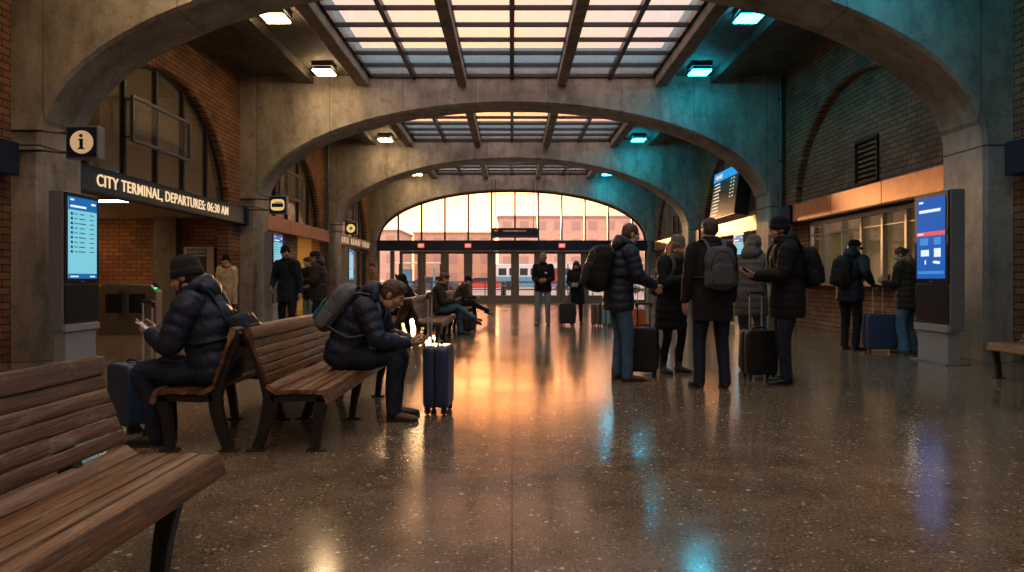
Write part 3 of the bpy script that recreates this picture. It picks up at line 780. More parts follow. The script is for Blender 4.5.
for s in (-.8, .8): m.tube([(s, .3, 1.25), (s, .3, 3.3)], .025, 8); m.box((s, .42, 1.0), (.05, .4, .05))
m.build('hanger_rod', STEELD, r)

# ------------------------------------------------------------------ fare gates and ticket machine
BRUSH = plain('brushed_steel', (.42, .36, .28), .32, .9, 60, .12, .05)
LED_G = emit('led_green', (.05, 1, .25), 2.5); LED_R = emit('led_red', (1, .08, .05), 2.5)
def gate(x, y, label, led):
    r = empty('fare_gate', (x, y, 0), 0, label, 'gate')
    m = MB().prism([(-.62, 0), (.62, 0), (.62, .92), (.50, 1.06), (-.50, 1.06), (-.62, .92)], lambda p: (p[0], -.13, p[1]), lambda p: (p[0], .13, p[1])); m.build('body', BRUSH, r, bevel=.02)
    MB().box((0, 0, 1.065), (1.0, .22, .02)).build('top_plate', STEELG, r, bevel=.006)
    m = MB()
    for xx in (-.27, .22): m.box((xx, -.133, .66), (.34, .012, .40))
    m.build('side_panel', KB, r, bevel=.004)
    MB().box((.56, -.0, 1.03), (.14, .14, .03), M.Rotation(R(48), 3, 'Y')).build('card_reader', KB, r)
    MB().box((.57, -.10, .98), (.10, .03, .02)).build('indicator', led, r)
    MB().box((.0, -.29, .62), (.03, .32, .62)).build('flap', glass('flap_glass', (.7, .8, .8), .05), r)
gate(-8.05, 14.75, 'brushed steel fare gate with dark side panels before the brick wall', LED_G)
gate(-8.85, 13.65, 'brushed steel fare gate half hidden behind the nearest kiosk', LED_R)
CREAM = plain('machine_cream', (.58, .50, .38), .5)
r = empty('ticket_machine', (-8.08, 18.22, 0), 0, 'cream ticket machine with dark header against the lobby brick wall', 'machine')
MB().box((0, 0, 1.0), (.78, .34, 2.0)).build('cabinet', CREAM, r, bevel=.015)
MB().box((.43, .0, 1.0), (.10, .30, 1.98)).build('side_panel', KB, r, bevel=.01)
MB().box((-.05, -.175, 1.88), (.5, .012, .16)).build('header_plate', STEELG, r)
m = MB()
for i in range(6): m.box((-.23+.075*i, -.184, 1.88), (.045, .006, .07))
m.build('header_marks', CREAM, r)
MB().box((-.05, -.175, 1.56), (.5, .012, .40)).build('screen', plain('machine_screen', (.08, .09, .10), .2), r)
MB().box((.02, -.178, 1.1), (.22, .02, .2)).box((-.2, -.178, 1.12), (.1, .02, .14)).build('keypad', KB, r)
MB().box((.0, -.178, .62), (.4, .02, .14)).build('tray', KB, r)

# ------------------------------------------------------------------ benches
WOOD = wood('bench_wood'); IRON = plain('bench_iron', (.022, .019, .017), .5, .3)
def bench(x, y0, y1, flip, label, group=None, supports=3, inset=.05):
    """front edge at x; local u runs from front edge to back; flip=+1: sitter looks to +X"""
    Ln = y1-y0
    r = empty('slatted_bench', (x, (y0+y1)/2, 0), 0, label, 'bench', group)
    U = lambda u: -u*flip
    # side profile (u, z) of slat centres, with slat tilt
    def slat(m, u, z, w, t, ang, jig, L=Ln):
        # cross-section, rounded, in (u,z), swept along y in a few steps so edges wander a little
        rings = []; a = ang; n = 12
        for k in range(7):
            yy = -L/2+L*k/6; ring = []
            for j in range(n):
                th = 2*PI*j/n+PI/n
                cu = math.copysign(abs(math.cos(th))**.28, math.cos(th))*w/2; cz = math.copysign(abs(math.sin(th))**.28, math.sin(th))*t/2
                ou = cu*math.cos(a)-cz*math.sin(a); oz = cu*math.sin(a)+cz*math.cos(a)
                ring.append((U(u+ou), yy+jig*(1 if k == 6 else (-1 if k == 0 else 0)), z+oz+.0015*math.sin(k*2.1+u*50)))
            rings.append(ring)
        m.loft(rings)
    seat = MB()
    P = [(.062, .400, .072, 0), (.135, .404, .0615, -.01), (.201, .404, .0615, -.02), (.267, .402, .0615, -.03), (.332, .400, .061, 0)]
    for (u, z, w, a) in P: slat(seat, u, z, w, .030, a, random.uniform(-.004, .004))
    # rounded nose board
    slat(seat, .017, .372, .10, .040, R(68), .0)
    seat.build('seat', WOOD, r, smooth='auto')
    bk = MB()
    slat(bk, .388, .425, .070, .032, R(35), random.uniform(-.004, .004))
    n = 6; u0, z0, u1, z1 = .425, .49, .530, .780
    for i in range(n):
        t = i/(n-1); big_ = (i == n-1)
        slat(bk, u0+(u1-u0)*t, z0+(z1-z0)*t+(.008 if big_ else 0), .086 if big_ else .0585, .042 if big_ else .024, R(70), random.uniform(-.005, .005))
    bk.build('backrest', WOOD, r, smooth='auto')
    # cast end frames
    def stroke(pts, ws):
        m = MB(); L_, R_ = [], []
        for i, p in enumerate(pts):
            a = pts[max(i-1, 0)]; b = pts[min(i+1, len(pts)-1)]; d = V((b[0]-a[0], b[1]-a[1])).normalized(); nn = V((-d.y, d.x))
            L_.append((p[0]+nn.x*ws[i]/2, p[1]+nn.y*ws[i]/2)); R_.append((p[0]-nn.x*ws[i]/2, p[1]-nn.y*ws[i]/2))
        return L_+R_[::-1]
    for i in range(supports):
        yy = -Ln/2+inset+(Ln-2*inset)*i/(supports-1)
        f = MB()
        for pts, ws in (([(.105, .0), (.085, .17), (.060, .30), (.055, .365)], (.055, .06, .075, .085)),
                        ([(.03, .348), (.15, .362), (.30, .356), (.40, .365)], (.035, .05, .055, .06)),
                        ([(.500, .0), (.455, .12), (.415, .27), (.405, .37), (.445, .48), (.570, .80)], (.06, .07, .085, .09, .06, .035))):
            poly = stroke(pts, ws)
            f.prism(poly, lambda p: (U(p[0]), yy-.028, p[1]), lambda p: (U(p[0]), yy+.028, p[1]))
        f.box((U(.10), yy, .008), (.12, .08, .016)).box((U(.5), yy, .008), (.12, .08, .016))
        f.build('leg', IRON, r, bevel=.006)
    return r
bench(-1.22, .65, 2.95, 1, 'large worn slatted wooden bench in the foreground corner', inset=.33)
bench(-1.22, 4.66, 6.95, 1, 'slatted wooden bench where the man with the grey backpack sits')
bench(-2.40, 4.66, 6.95, -1, 'slatted wooden bench where the man in the dark beanie sits, facing the gates')
bench(-1.21, 12.1, 15.9, 1, 'slatted bench farther down where a man sits with crossed legs', supports=4)
bench(-2.42, 12.1, 15.9, -1, 'slatted bench with the hooded sitter, backing the one of the cross-legged man', supports=4)
bench(-1.21, 18.4, 22.0, 1, 'distant slatted bench where a person in a cap leans forward', supports=4)
bench(-2.42, 18.4, 22.0, -1, 'distant slatted bench backing the one of the sitter in a cap', supports=4)
bench(5.60, 5.9, 8.25, -1, 'slatted wooden bench end at the right edge, below the brick wall')

# ------------------------------------------------------------------ suitcases
POLE = plain('pole_aluminium', (.62, .62, .64), .35, .6); RUB = plain('wheel_rubber', (.01, .01, .01), .5)
def suitcase(x, y, rz, w, d, h, mat, label, handle=0, hmat=None, group=None, ribs=5, grip=True):
    r = empty('suitcase', (x, y, 0), rz, label, 'suitcase', group)
    b = .055
    m = MB().rbox((0, -d*.255, b+h/2), (w, d*.49, h), .22, 36, 14, None, .22)
    for i in range(ribs):
        xx = -w*.34+w*.68*i/(max(ribs-1, 1)); m.box((xx, -d*.47, b+h/2), (w*.055, d*.05, h*.80))
    m.build('front_shell', mat, r, smooth='auto')
    m = MB().rbox((0, d*.255, b+h/2), (w, d*.49, h), .22, 36, 14, None, .22)
    for i in range(ribs):
        xx = -w*.34+w*.68*i/(max(ribs-1, 1)); m.box((xx, d*.47, b+h/2), (w*.055, d*.05, h*.80))
    m.build('rear_shell', mat, r, smooth='auto')
    MB().rbox((0, 0, b+h/2), (w*.985, d*.16, h*.985), .2, 36, 12, None, .2).build('zip_band', KB, r, smooth='auto')
    for sx in (-1, 1):
        for sy in (-1, 1):
            m = MB().tube([(sx*w*.38-.012, sy*d*.32, .026), (sx*w*.38+.012, sy*d*.32, .026)], .026, 14, round_caps=False)
            m.box((sx*w*.38, sy*d*.32, .058), (.03, .045, .03)); m.build('wheel', RUB, r, smooth='auto')
    m = MB().tube([(-.08, -d*.05, b+h-.01), (-.07, -d*.05, b+h+.022), (.07, -d*.05, b+h+.022), (.08, -d*.05, b+h-.01)], .010, 8, sub=3); m.build('carry_handle', RUB, r, smooth='auto')
    m = MB().tube([(w*.49, 0, b+h*.38), (w*.53, 0, b+h*.41), (w*.53, 0, b+h*.59), (w*.49, 0, b+h*.62)], .010, 8, sub=3); m.build('side_handle', RUB, r, smooth='auto')
    if handle:
        tw = min(.075, w*.3)
        hh = empty_part('telescopic_handle', r)
        for s in (-1, 1):
            MB().tube([(s*tw, d*.36, b+h*.9), (s*tw, d*.36, handle-.01)], .0085, 8, round_caps=False).build('pole', hmat or POLE, hh, smooth='auto')
        if grip: MB().tube([(-tw-.012, d*.36, handle-.03), (-tw-.006, d*.36, handle), (tw+.006, d*.36, handle), (tw+.012, d*.36, handle-.03)], .014, 10, sub=3).build('grip', RUB, hh, smooth='auto')
    return r
def empty_part(name, parent):
    o = bpy.data.objects.new(name, None); col.objects.link(o); o.parent = parent; o.empty_display_size = .05; return o
SC_NAVY = plain('case_navy', (.022, .05, .115), .35); SC_BLACK = plain('case_black', (.012, .012, .014), .5); SC_BLUE2 = plain('case_blue', (.02, .045, .10), .45)
SC_BROWN = plain('case_brown', (.16, .09, .05), .5); SC_SKY = plain('case_sky', (.16, .34, .42), .45); SC_ORANGE = plain('case_orange', (.6, .13, .04), .5)
suitcase(-.64, 6.12, R(85), .35, .22, .53, SC_NAVY, 'navy hard-shell suitcase in front of the man with the grey backpack', 1.03, ribs=3)
suitcase(-2.90, 5.38, R(-38), .36, .27, .46, SC_BLUE2, 'dark blue suitcase with raised handle beside the knees of the beanie sitter', .98)
suitcase(1.57, 8.42, R(-20), .37, .24, .53, SC_BLACK, 'black suitcase between the jeans man with a black backpack and the blonde woman', .86, SC_BLACK)
suitcase(2.87, 8.14, R(6), .37, .24, .52, SC_BLACK, 'black suitcase with raised twin poles beside the bearded man', 1.0)
suitcase(5.86, 11.15, R(-8), .47, .27, .56, SC_NAVY, 'large navy suitcase between the two customers at the ticket windows', 1.05)
suitcase(1.40, 17.7, R(0), .42, .25, .52, SC_BLACK, 'black suitcase of the distant woman in the long black coat', 1.0)
suitcase(2.12, 17.55, R(70), .34, .22, .50, SC_BROWN, 'small distant brown suitcase next to the pale blue one', 0)
suitcase(2.36, 17.35, R(70), .34, .22, .52, SC_SKY, 'small distant pale blue suitcase next to the brown one', 0)
suitcase(2.83, 15.8, R(30), .32, .22, .44, SC_ORANGE, 'orange suitcase in the distance, beyond the man with the black backpack', .95)

# ------------------------------------------------------------------ outside
PAVE = plain('pavement', (.42, .36, .32), .8, 0, 1.2, .2, .2)
struct(MB().box((0, 135, -.07), (260, 199, .1)).build('ground', PAVE), 'pale pavement outside the doors', 'ground')
WIN_HAZE = plain('facade_window', (.52, .35, .30), .4)  # window colour lightened with haze so it sinks into the facade
def building(x0, x1, y, h, colr, label, floors, bays, dep=14, name='building'):
    r = empty(name, ((x0+x1)/2, y, 0), 0, label, 'building'); w = x1-x0
    mat = plain('facade_'+label[:14].replace(' ', '_')+str(int(x0)), colr, .85, 0, 2, .12)
    MB().box((0, dep/2, h/2), (w, dep, h)).build('wall', mat, r)
    MB().box((0, dep/2, h+.15), (w+.5, dep+.5, .3)).build('roof', plain('roof_edge', (.45, .32, .27), .8), r)
    fh = h/floors; first = None
    for f in range(floors):
        for b in range(bays):
            if first is None: o = first = MB().box((0, 0, 0), (w/bays*.5, .12, fh*.48)).build('window', WIN_HAZE, r)
            else: o = first.copy(); col.objects.link(o)
            o.location = (-w/2+w*(b+.5)/bays, -.02, fh*(f+.55))
    if random.random() < .6: MB().box((w*.2, dep*.4, h+1.0), (w*.15, 3, 1.6)).build('roof_hut', mat, r)
    return r
PK_HAZE = (.78, .50, .40)  # facade colours here carry the pink of distant sunrise haze
building(-62, -33, 118, 9.6, (.70, .47, .37), 'long low distant building at the left of the skyline', 3, 10)
building(-32, -18, 112, 8.9, (.74, .50, .39), 'low distant building left of the sunrise glow', 3, 5)
building(-17.5, -3.5, 125, 9.4, (.72, .47, .35), 'low distant building right below the sunrise glow', 3, 5)
building(-2.0, 21, 104, 10.4, PK_HAZE, 'broad pink building rising behind the hanging sign', 4, 9, 20)
building(21.4, 44, 98, 11.6, (.80, .54, .47), 'tallest pink building right of the hanging sign', 4, 9, 20)
building(45, 75, 104, 9.6, (.76, .50, .42), 'pale pink building at the right end of the skyline', 3, 10, 20)
# vehicles
TYRE = plain('tyre', (.015, .015, .015), .7); CGL = plain('car_glass', (.03, .05, .07), .1)
def car(x, y, rz, colr, label, van=False):
    r = empty('van' if van else 'car', (x, y, 0), rz, label, 'van' if van else 'car')
    P = [(-2.1, .35), (2.1, .35), (2.15, .75), (1.95, .95), (1.1, 1.02), (.45, 1.42), (-1.0, 1.45), (-1.75, 1.05), (-2.1, .95)]
    if van: P = [(-2.4, .35), (2.4, .35), (2.45, .95), (2.1, 1.2), (1.5, 2.1), (1.2, 2.2), (-2.35, 2.25), (-2.45, 1.0)]
    mat = plain('paint_'+label[:12].replace(' ', '_'), colr, .3, .1)
    MB().prism(P, lambda p: (p[0], -.85, p[1]), lambda p: (p[0], .85, p[1])).build('body', mat, r, bevel=.08)
    W = [(.95, 1.03), (.40, 1.36), (-.95, 1.38), (-1.5, 1.06)] if not van else [(2.0, 1.25), (1.5, 2.0), (.7, 2.0), (.7, 1.25)]
    MB().prism(W, lambda p: (p[0], -.87, p[1]), lambda p: (p[0], .87, p[1])).build('side_window', CGL, r)
    for sx in (-1.3, 1.3):
        for sy in (-.8, .8): MB().tube([(sx, sy-.1, .33), (sx, sy+.1, .33)], .32, 18, round_caps=False).build('wheel', TYRE, r, smooth='auto')
    MB().box((2.1, -.55, .72), (.14, .3, .14)).box((2.1, .55, .72), (.14, .3, .14)).build('headlamp', plain('lamp_lens', (.8, .8, .75), .1), r)
car(-12.5, 62, R(5), (.60, .62, .66), 'pale silver car beyond the leftmost glass doors')
car(-6.4, 58, R(0), (.10, .12, .16), 'dark car beyond the third and fourth glass door')
car(-3.3, 70, R(180), (.65, .10, .06), 'red car beyond the fourth glass door')
car(5.6, 90, R(180), (.62, .66, .70), 'white van beyond the sixth glass door, behind the bus shelter', True)
car(9.8, 63, R(0), (.45, .48, .5), 'grey car beyond the man in the dark jacket')
car(14.5, 70, R(180), (.16, .36, .55), 'blue car beyond the rightmost glass doors')
car(-9.3, 84, R(180), (.66, .66, .64), 'far white car beyond the second and third glass door')
r = empty('city_bus', (2.6, 82, 0), 0, 'blue and white bus beyond the fifth and sixth glass door', 'bus')
BUSB = plain('bus_blue', (.10, .34, .55), .35); BUSW = plain('bus_white', (.72, .74, .76), .35)
MB().box((0, 0, .95), (9.0, 2.4, 1.2)).build('lower_body', BUSB, r, bevel=.1); MB().box((0, 0, 2.25), (9.0, 2.4, 1.5)).build('upper_body', BUSW, r, bevel=.12)
f = MB().box((0, 0, 2.1), (.9, 2.46, .8)).build('side_window', CGL, r); f.location.x = -3.7
for i in range(1, 7):
    q = f.copy(); col.objects.link(q); q.location.x = -3.7+1.23*i
for sx in (-3, 3): MB().tube([(sx, -1.22, .48), (sx, 1.22, .48)], .48, 18, round_caps=False).build('wheel', TYRE, r, smooth='auto')
MB().box((4.4, -1.23, 1.1), (.2, .05, .2)).box((-4.4, -1.23, 1.1), (.2, .05, .2)).build('marker_lamp', RED, r)
for i, (x, y, lab) in enumerate(((-7.2, 53.6, 'white bus shelter beyond the third glass door'), (4.4, 54, 'white bus shelter beyond the sixth glass door'), (11.3, 54, 'white bus shelter beyond the ninth glass door'))):
    r = empty('bus_shelter', (x, y, 0), 0, lab, 'shelter')
    MB().box((0, .5, 2.45), (3.4, 1.5, .12)).build('roof', BUSW, r, bevel=.02)
    for sx in (-1.6, 0, 1.6): MB().box((sx, 1.1, 1.2), (.08, .08, 2.4)).build('post', STEELD, r)
    MB().box((0, 1.15, 1.3), (3.2, .02, 1.7)).build('pane', GLASS, r)
    MB().box((1.2, .3, 1.35), (.06, 1.0, 1.5)).box((-1.0, 1.05, 1.4), (.9, .06, 1.2)).build('poster_case', (BUSB, plain('poster_red', (.5, .08, .06), .4), BUSB)[i], r)
    MB().box((0, .9, .48), (2.2, .4, .06)).box((-.9, .9, .24), (.06, .3, .46)).box((.9, .9, .24), (.06, .3, .46)).build('bench_seat', STEELG, r)
# railing, bollards and lamp post
r = empty('railing', (0, 52, 0), 0, 'dark metal railing along the street outside the doors', 'railing')
m = MB()
for zz in (.45, .95): m.box((0, 0, zz), (44, .05, .06))
m.build('rail', STEELD, r)
for i in range(12): MB().box((-22+4*i, 0, .5), (.07, .07, 1.0)).build('post', STEELD, r)
for i, (x, y) in enumerate(((-.55, 45), (-9.5, 46), (7.6, 46))):
    b = empty('bollard', (x, y, 0), 0, 'dark bollard outside, seen through %s' % ('the fifth glass door', 'the first glass door', 'the tenth glass door')[i], 'bollard')
    MB().lathe([(.01, 0), (.17, 0), (.17, .95), (.15, 1.02), (.01, 1.06)]).build('post', KB, b, smooth='auto'); MB().lathe([(.172, .75), (.174, .75), (.174, .85), (.172, .85)]).build('band', STEELG, b)
r = empty('street_lamp', (20.5, 60, 0), 0, 'thin street lamp outside, right part of the arched window', 'lamp')
MB().tube([(0, 0, 0), (0, 0, 6.6), (-.3, 0, 7.0), (-1.6, 0, 7.05)], .07, 8).build('pole', STEELD, r, smooth='auto'); MB().rbox((-1.9, 0, 7.03), (.8, .3, .16)).build('lamp_head', STEELD, r, smooth=True)
import numpy as np
X3, Y3, Z3 = V((1, 0, 0)), V((0, 1, 0)), V((0, 0, 1))
def skin(n, c): return plain('skin_'+n, c, .5, 0, 25, .07, .03, .4)
SK1 = skin('fair', (.52, .31, .22)); SK2 = skin('tan', (.38, .21, .14)); SK3 = skin('pale', (.58, .37, .28))
EYE = plain('eye_dark', (.03, .02, .015), .15); LIP = plain('lip', (.36, .14, .11), .45); EYEW = plain('eye_white', (.6, .56, .52), .25)
HB = plain('hair_brown', (.085, .042, .02), .55, 0, 90, .5, .4); HD = plain('hair_dark', (.022, .015, .011), .5, 0, 90, .5, .4); HBL = plain('hair_blond', (.40, .23, .10), .5, 0, 90, .4, .4); HCUT = plain('hair_cropped', (.06, .035, .022), .65, 0, 140, .4, .4)
SOLE = plain('shoe_sole', (.02, .018, .016), .7)

def ik(a, b, l1, l2, hint):
    d = b-a; n = d.length
    if n > (l1+l2)*.995: b = a+d*((l1+l2)*.995/n); d = b-a; n = d.length
    x = (l1*l1-l2*l2+n*n)/(2*n); h = math.sqrt(max(l1*l1-x*x, 0)); u = d/n
    p = hint-u*hint.dot(u); p = p.normalized() if p.length > 1e-5 else X3
    return a+u*x+p*h, b
def ring_loft(m, secs, n=22, sub=6, ripple=0, period=.085, e=.88):
    rings = []; dist = 0; prev = None
    for i in range(len(secs)-1):
        A, B = secs[i], secs[i+1]
        for k in range(sub+(1 if i == len(secs)-2 else 0)):
            t = k/sub; q = t*t*(3-2*t)*.5+t*.5
            c = A[0].lerp(B[0], t); r = A[1].lerp(B[1], t); f = A[2].lerp(B[2], t); rx = A[3]+(B[3]-A[3])*q; ry = A[4]+(B[4]-A[4])*q
            if prev is not None: dist += (c-prev).length
            prev = c
            o = ripple*(abs(math.sin(PI*dist/period))-.6) if ripple else 0
            pw = lambda x: math.copysign(abs(x)**e, x)
            rings.append([c+r*pw(math.cos(2*PI*j/n))*(rx+o)+f*pw(math.sin(2*PI*j/n))*(ry+o) for j in range(n)])
    return m.loft(rings)
def bend(d, n, a): return (d*math.cos(a)+n*math.sin(a)).normalized()
def add_hand(m, w, d, n, side, curl, s, fat=1.0, thumb=.5):
    d = d.normalized(); n = (n-d*n.dot(d)).normalized(); t = d.cross(n)*side
    # palm
    for off, ln in ((.026, .088), (.009, .092), (-.009, .088), (-.025, .080)):
        m.tube([w+t*off*.65*s, w+t*off*.9*s+d*ln*.5*s-n*.002, w+(t*off+d*ln)*s], [.0135*s, .0138*s, .0115*s*fat], 9)
    m.ell(w+(t*.020+d*.036+n*.008)*s, (.018*s, .018*s, .018*s))
    L3 = {0: (.043, .027, .021), 1: (.047, .031, .022), 2: (.044, .028, .021), 3: (.034, .021, .019)}
    for i, (off, ln) in enumerate(((.027, .088), (.0093, .093), (-.0087, .089), (-.026, .080))):
        p = w+(t*off+d*ln)*s; a = 0; pts = [p-d*.008*s, p]; sp = (t*off*.9)
        dd = (d+sp*1.2).normalized()
        for k, l in enumerate(L3[i]):
            a += curl*(.75, 1.0, .7)[k]*(1+.10*i)
            p = p+bend(dd, n, a)*l*s; pts.append(p)
        m.tube(pts, [.0085*s*fat, .0088*s*fat, .0078*s*fat, .0072*s*fat, .0062*s*fat], 8)
    b = w+(d*.022+t*.026+n*.004)*s
    d1 = (t*.75+d*.62+n*.30*thumb*2).normalized(); d2 = (t*.25+d*.85+n*.45*thumb*2).normalized(); d3 = (d*.9+n*.5*thumb*2-t*.1).normalized()
    m.tube([b-d1*.01*s, b+d1*.040*s, b+d1*.040*s+d2*.032*s, b+d1*.040*s+d2*.032*s+d3*.026*s], [.0145*s, .0115*s*fat, .0095*s*fat, .0078*s*fat], 8)

PEOPLE = {}
def person(key, label, loc, rz, H=1.75, sit=None, pelvis=(0, 0), lean=3, hunch=5, head=(0, 0, 0), hands=None, feet=None, knee=None, elbow=None,
           jacket=None, trousers=None, shoe=None, hat=None, hair=None, beard=None, skinm=SK1, near=True, female=False, hd=None, pn=None, curl=(.45, .45),
           group=None, fpitch=(0, 0), scarf=None, gloves=None, fdir=None, mask=None, boots=False, neck=0):
    s = H/1.75; vox = .0062 if near else .0095
    root = empty('person', (loc[0], loc[1], 0), R(rz), label, 'person', group)
    pz = sit+.105 if sit is not None else .975*s
    P = V((0, pelvis[0], pz)) if not isinstance(pelvis[0], tuple) else V(pelvis)
    def tilt(a): a = R(a); return V((0, math.sin(a), math.cos(a))), V((0, math.cos(a), -math.sin(a)))
    Rv = X3; U1, F1 = tilt(lean); Um, Fm = tilt(lean+hunch*.5); U2, F2 = tilt(lean+hunch)
    W = P+U1*.162*s; C = W+Um*.16*s; NB = C+U2*.193*s
    sw = (.165 if female else .182)*s
    S = {sd: NB-U2*.055*s+Rv*sd*sw+F2*.005 for sd in (-1, 1)}
    Un, Fn = tilt(lean+hunch*1.0+(head[0]*.25)+neck)
    HC = NB+Un*.157*s+Fn*(.028)*s
    hp, hyaw, hroll = head
    HB_ = (M.Rotation(R(hyaw), 3, 'Z') @ M.Rotation(R(-hp), 3, 'X') @ M.Rotation(R(hroll), 3, 'Y'))
    hx = lambda p: HC+HB_ @ (V(p)*s)
    # legs
    hip = {sd: P+V((sd*.092*s, 0, -.035*s)) for sd in (-1, 1)}
    if feet is None:
        feet = ((-.11, .02, .088), (.11, -.02, .088)) if sit is None else ((-.12, .42, .088), (.12, .42, .088))
    A, K, Kh = {}, {}, {}
    for sd, f in zip((-1, 1), feet):
        kh = V((sd*.12, 1, .15)) if knee is None else V(knee[0 if sd < 0 else 1])
        K[sd], A[sd] = ik(hip[sd], V(f), .435*s, .425*s, kh)
    # arms
    if hands is None: hands = ((-.27, .05, .80*s), (.27, .05, .80*s))
    E, Wr = {}, {}
    for sd, h in zip((-1, 1), hands):
        eh = V((sd*.55, -.75, -.6)) if elbow is None else V(elbow[0 if sd < 0 else 1])
        E[sd], Wr[sd] = ik(S[sd], V(h), .285*s, .255*s, eh)
    # ---------------- body
    m = MB()
    secs = [(P-U1*.10*s, Rv, F1, .13*s, .09*s), (P, Rv, F1, .155*s, .105*s), (W, Rv, F1, .13*s, .095*s), (C, Rv, Fm, .150*s, .108*s), (NB-U2*.09*s, Rv, F2, .145*s, .09*s), (NB, Rv, F2, .06*s, .055*s)]
    ring_loft(m, secs, 18, 4)
    HDIR = {}
    for sd in (-1, 1):
        m.tube([hip[sd]+Z3*.01, hip[sd].lerp(K[sd], .5), K[sd], K[sd].lerp(A[sd], .5), A[sd]], [.070*s, .062*s, .046*s, .038*s, .031*s], 12, sub=5)
        fd = V(fdir[0 if sd < 0 else 1]).normalized() if fdir else V((sd*.16, 1, 0)).normalized()
        m.tube([A[sd]-Z3*.02*s, A[sd]-Z3*.052*s+fd*.04*s, A[sd]-Z3*.060*s+fd*.12*s], [.030*s, .022*s, .016*s], 8)
        m.tube([S[sd], S[sd].lerp(E[sd], .5), E[sd], E[sd].lerp(Wr[sd], .5), Wr[sd]], [.050*s, .046*s, .040*s, .034*s, .027*s], 12, sub=5); m.tube([NB-U2*.06*s, S[sd]], .045*s, 10)
        i = 0 if sd < 0 else 1
        fa = (Wr[sd]-E[sd]).normalized()
        d = V(hd[i]) if hd and hd[i] else fa
        n = V(pn[i]) if pn and pn[i] else V((-sd, .2, 0))
        d = d.normalized(); n = (n-d*n.dot(d)).normalized()
        HDIR[sd] = (d, n)
        add_hand(m, Wr[sd], d, n, sd, curl[i], s*1.02, 1.0 if near else 1.2)
    m.tube([NB-Un*.06*s, HC+Fn*-.012*s-Un*.05*s], [.060*s, .054*s], 14)
    if near or True:
        E_ = lambda c, r: m.ell(hx(c), tuple(q*s for q in r), HB_, 18, 12)
        E_((0, -.010, .030), (.0755, .095, .086)); E_((0, .018, -.042), (.058, .068, .074)); E_((0, .048, -.098), (.030, .030, .026))
        E_((0, .045, -.02), (.055, .045, .06))
        m.tube([hx((-.034, .080, .026)), hx((0, .088, .027)), hx((.034, .080, .026))], .0115*s, 8)
        m.tube([hx((0, .088, .022)), hx((0, .102, -.010)), hx((0, .109, -.025))], [.0075*s, .009*s, .0108*s], 8)
        for sd in (-1, 1):
            E_((sd*.014, .098, -.029), (.010, .012, .009)); E_((sd*.041, .058, -.026), (.024, .023, .025))
            E_((sd*.032, .075, .004), (.0150, .0125, .0115)); E_((sd*.076, -.008, -.006), (.009, .020, .031)); E_((sd*.050, .01, -.07), (.018, .04, .035))
        E_((0, .081, -.060), (.023, .0120, .0065)); E_((0, .080, -.070), (.019, .0120, .0070))
    def paint(me):
        n = len(me.polygons); c = np.empty(n*3, np.float32); me.polygons.foreach_get('center', c); c = c.reshape(-1, 3)
        q = (c-np.array(HC))@np.array(HB_)/s
        mi = np.zeros(n, np.int32)
        ax = np.abs(q[:, 0]); f = q[:, 1] > .06
        mi[f & ((ax-.032)**2/.0125**2+(q[:, 2]-.004)**2/.0062**2 < 1)] = 4
        mi[f & ((ax-.032)**2+(q[:, 2]-.004)**2 < .0062**2)] = 1
        mi[f & (ax < .022) & (np.abs(q[:, 2]+.0655) < .0105)] = 2
        mi[f & (ax > .014) & (ax < .046) & (np.abs(q[:, 2]-.0275) < .0048) & (q[:, 1] > .072)] = 3
        if gloves is not None:
            for sd in (-1, 1):
                w = (c-np.array(Wr[sd]))@np.array(HDIR[sd][0]); dd = np.linalg.norm(c-np.array(Wr[sd]+HDIR[sd][0]*.08), axis=1); mi[dd < .14] = 5
        me.polygons.foreach_set('material_index', mi)
    mats = [skinm, EYE, LIP, (hair[1] if hair else HD), EYEW]+([gloves] if gloves is not None else [])
    solid(m, 'body', mats, root, vox*(.78 if near else 1), 1, None, paint)
    # ---------------- trousers
    m = MB(); tr = trousers or cloth('denim_dark', (.02, .03, .055))
    m.ell(P-U1*.01, (.168*s, .125*s, .13*s), None, 18, 12)
    tw = 1.14 if female and boots is False else 1.0
    for sd in (-1, 1):
        sh = (A[sd]-K[sd]).normalized()
        rr = [.098*s, .090*s, .070*s, .062*s, .060*s] if not boots else [.088*s, .078*s, .060*s, .050*s, .042*s]
        if isinstance(trousers, tuple): rr = [.100*s, .092*s, .078*s, .080*s, .088*s]
        m.tube([hip[sd]+Z3*.02, hip[sd].lerp(K[sd], .5), K[sd], K[sd].lerp(A[sd], .5), A[sd]+sh*(.025 if not boots else -.05)], rr, 16, sub=5)
    tmat = trousers[0] if isinstance(trousers, tuple) else tr
    solid(m, 'trousers', tmat, root, vox*1.25, 2, (.07, .014))
    # ---------------- shoes
    for i, sd in enumerate((-1, 1)):
        fd = V(fdir[i]).normalized() if fdir else V((sd*.16, 1, 0)).normalized()
        pt = R(fpitch[i]); up = Z3
        rt = fd.cross(Z3).normalized(); fd2 = (fd*math.cos(pt)-Z3*math.sin(pt)).normalized(); up = rt.cross(fd2).normalized()
        G = lambda x, y, z: A[sd]+rt*x*s+fd2*y*s+up*z*s
        m = MB()
        m.tube([G(0, -.028, -.048), G(0, .05, -.046), G(0, .12, -.056), G(0, .178, -.060)], [.038*s, .040*s, .036*s, .026*s], 12, flat=(1.05, .85), up=up, sub=3)
        m.tube([G(0, -.004, .03 if not boots else .20), G(0, .0, -.03)], [.046*s if not boots else .056*s, .044*s], 12)
        sh = solid(m, 'shoe' if not boots else 'boot', shoe or plain('shoe_black', (.012, .011, .01), .35), root, .007, 2)
        out = []
        for k in range(26):
            a = 2*PI*k/26; yy = math.cos(a); xx = math.sin(a)
            out.append((xx*(.041+.006*max(yy, 0))*(1 if yy < .6 else 1), .072+yy*.138))
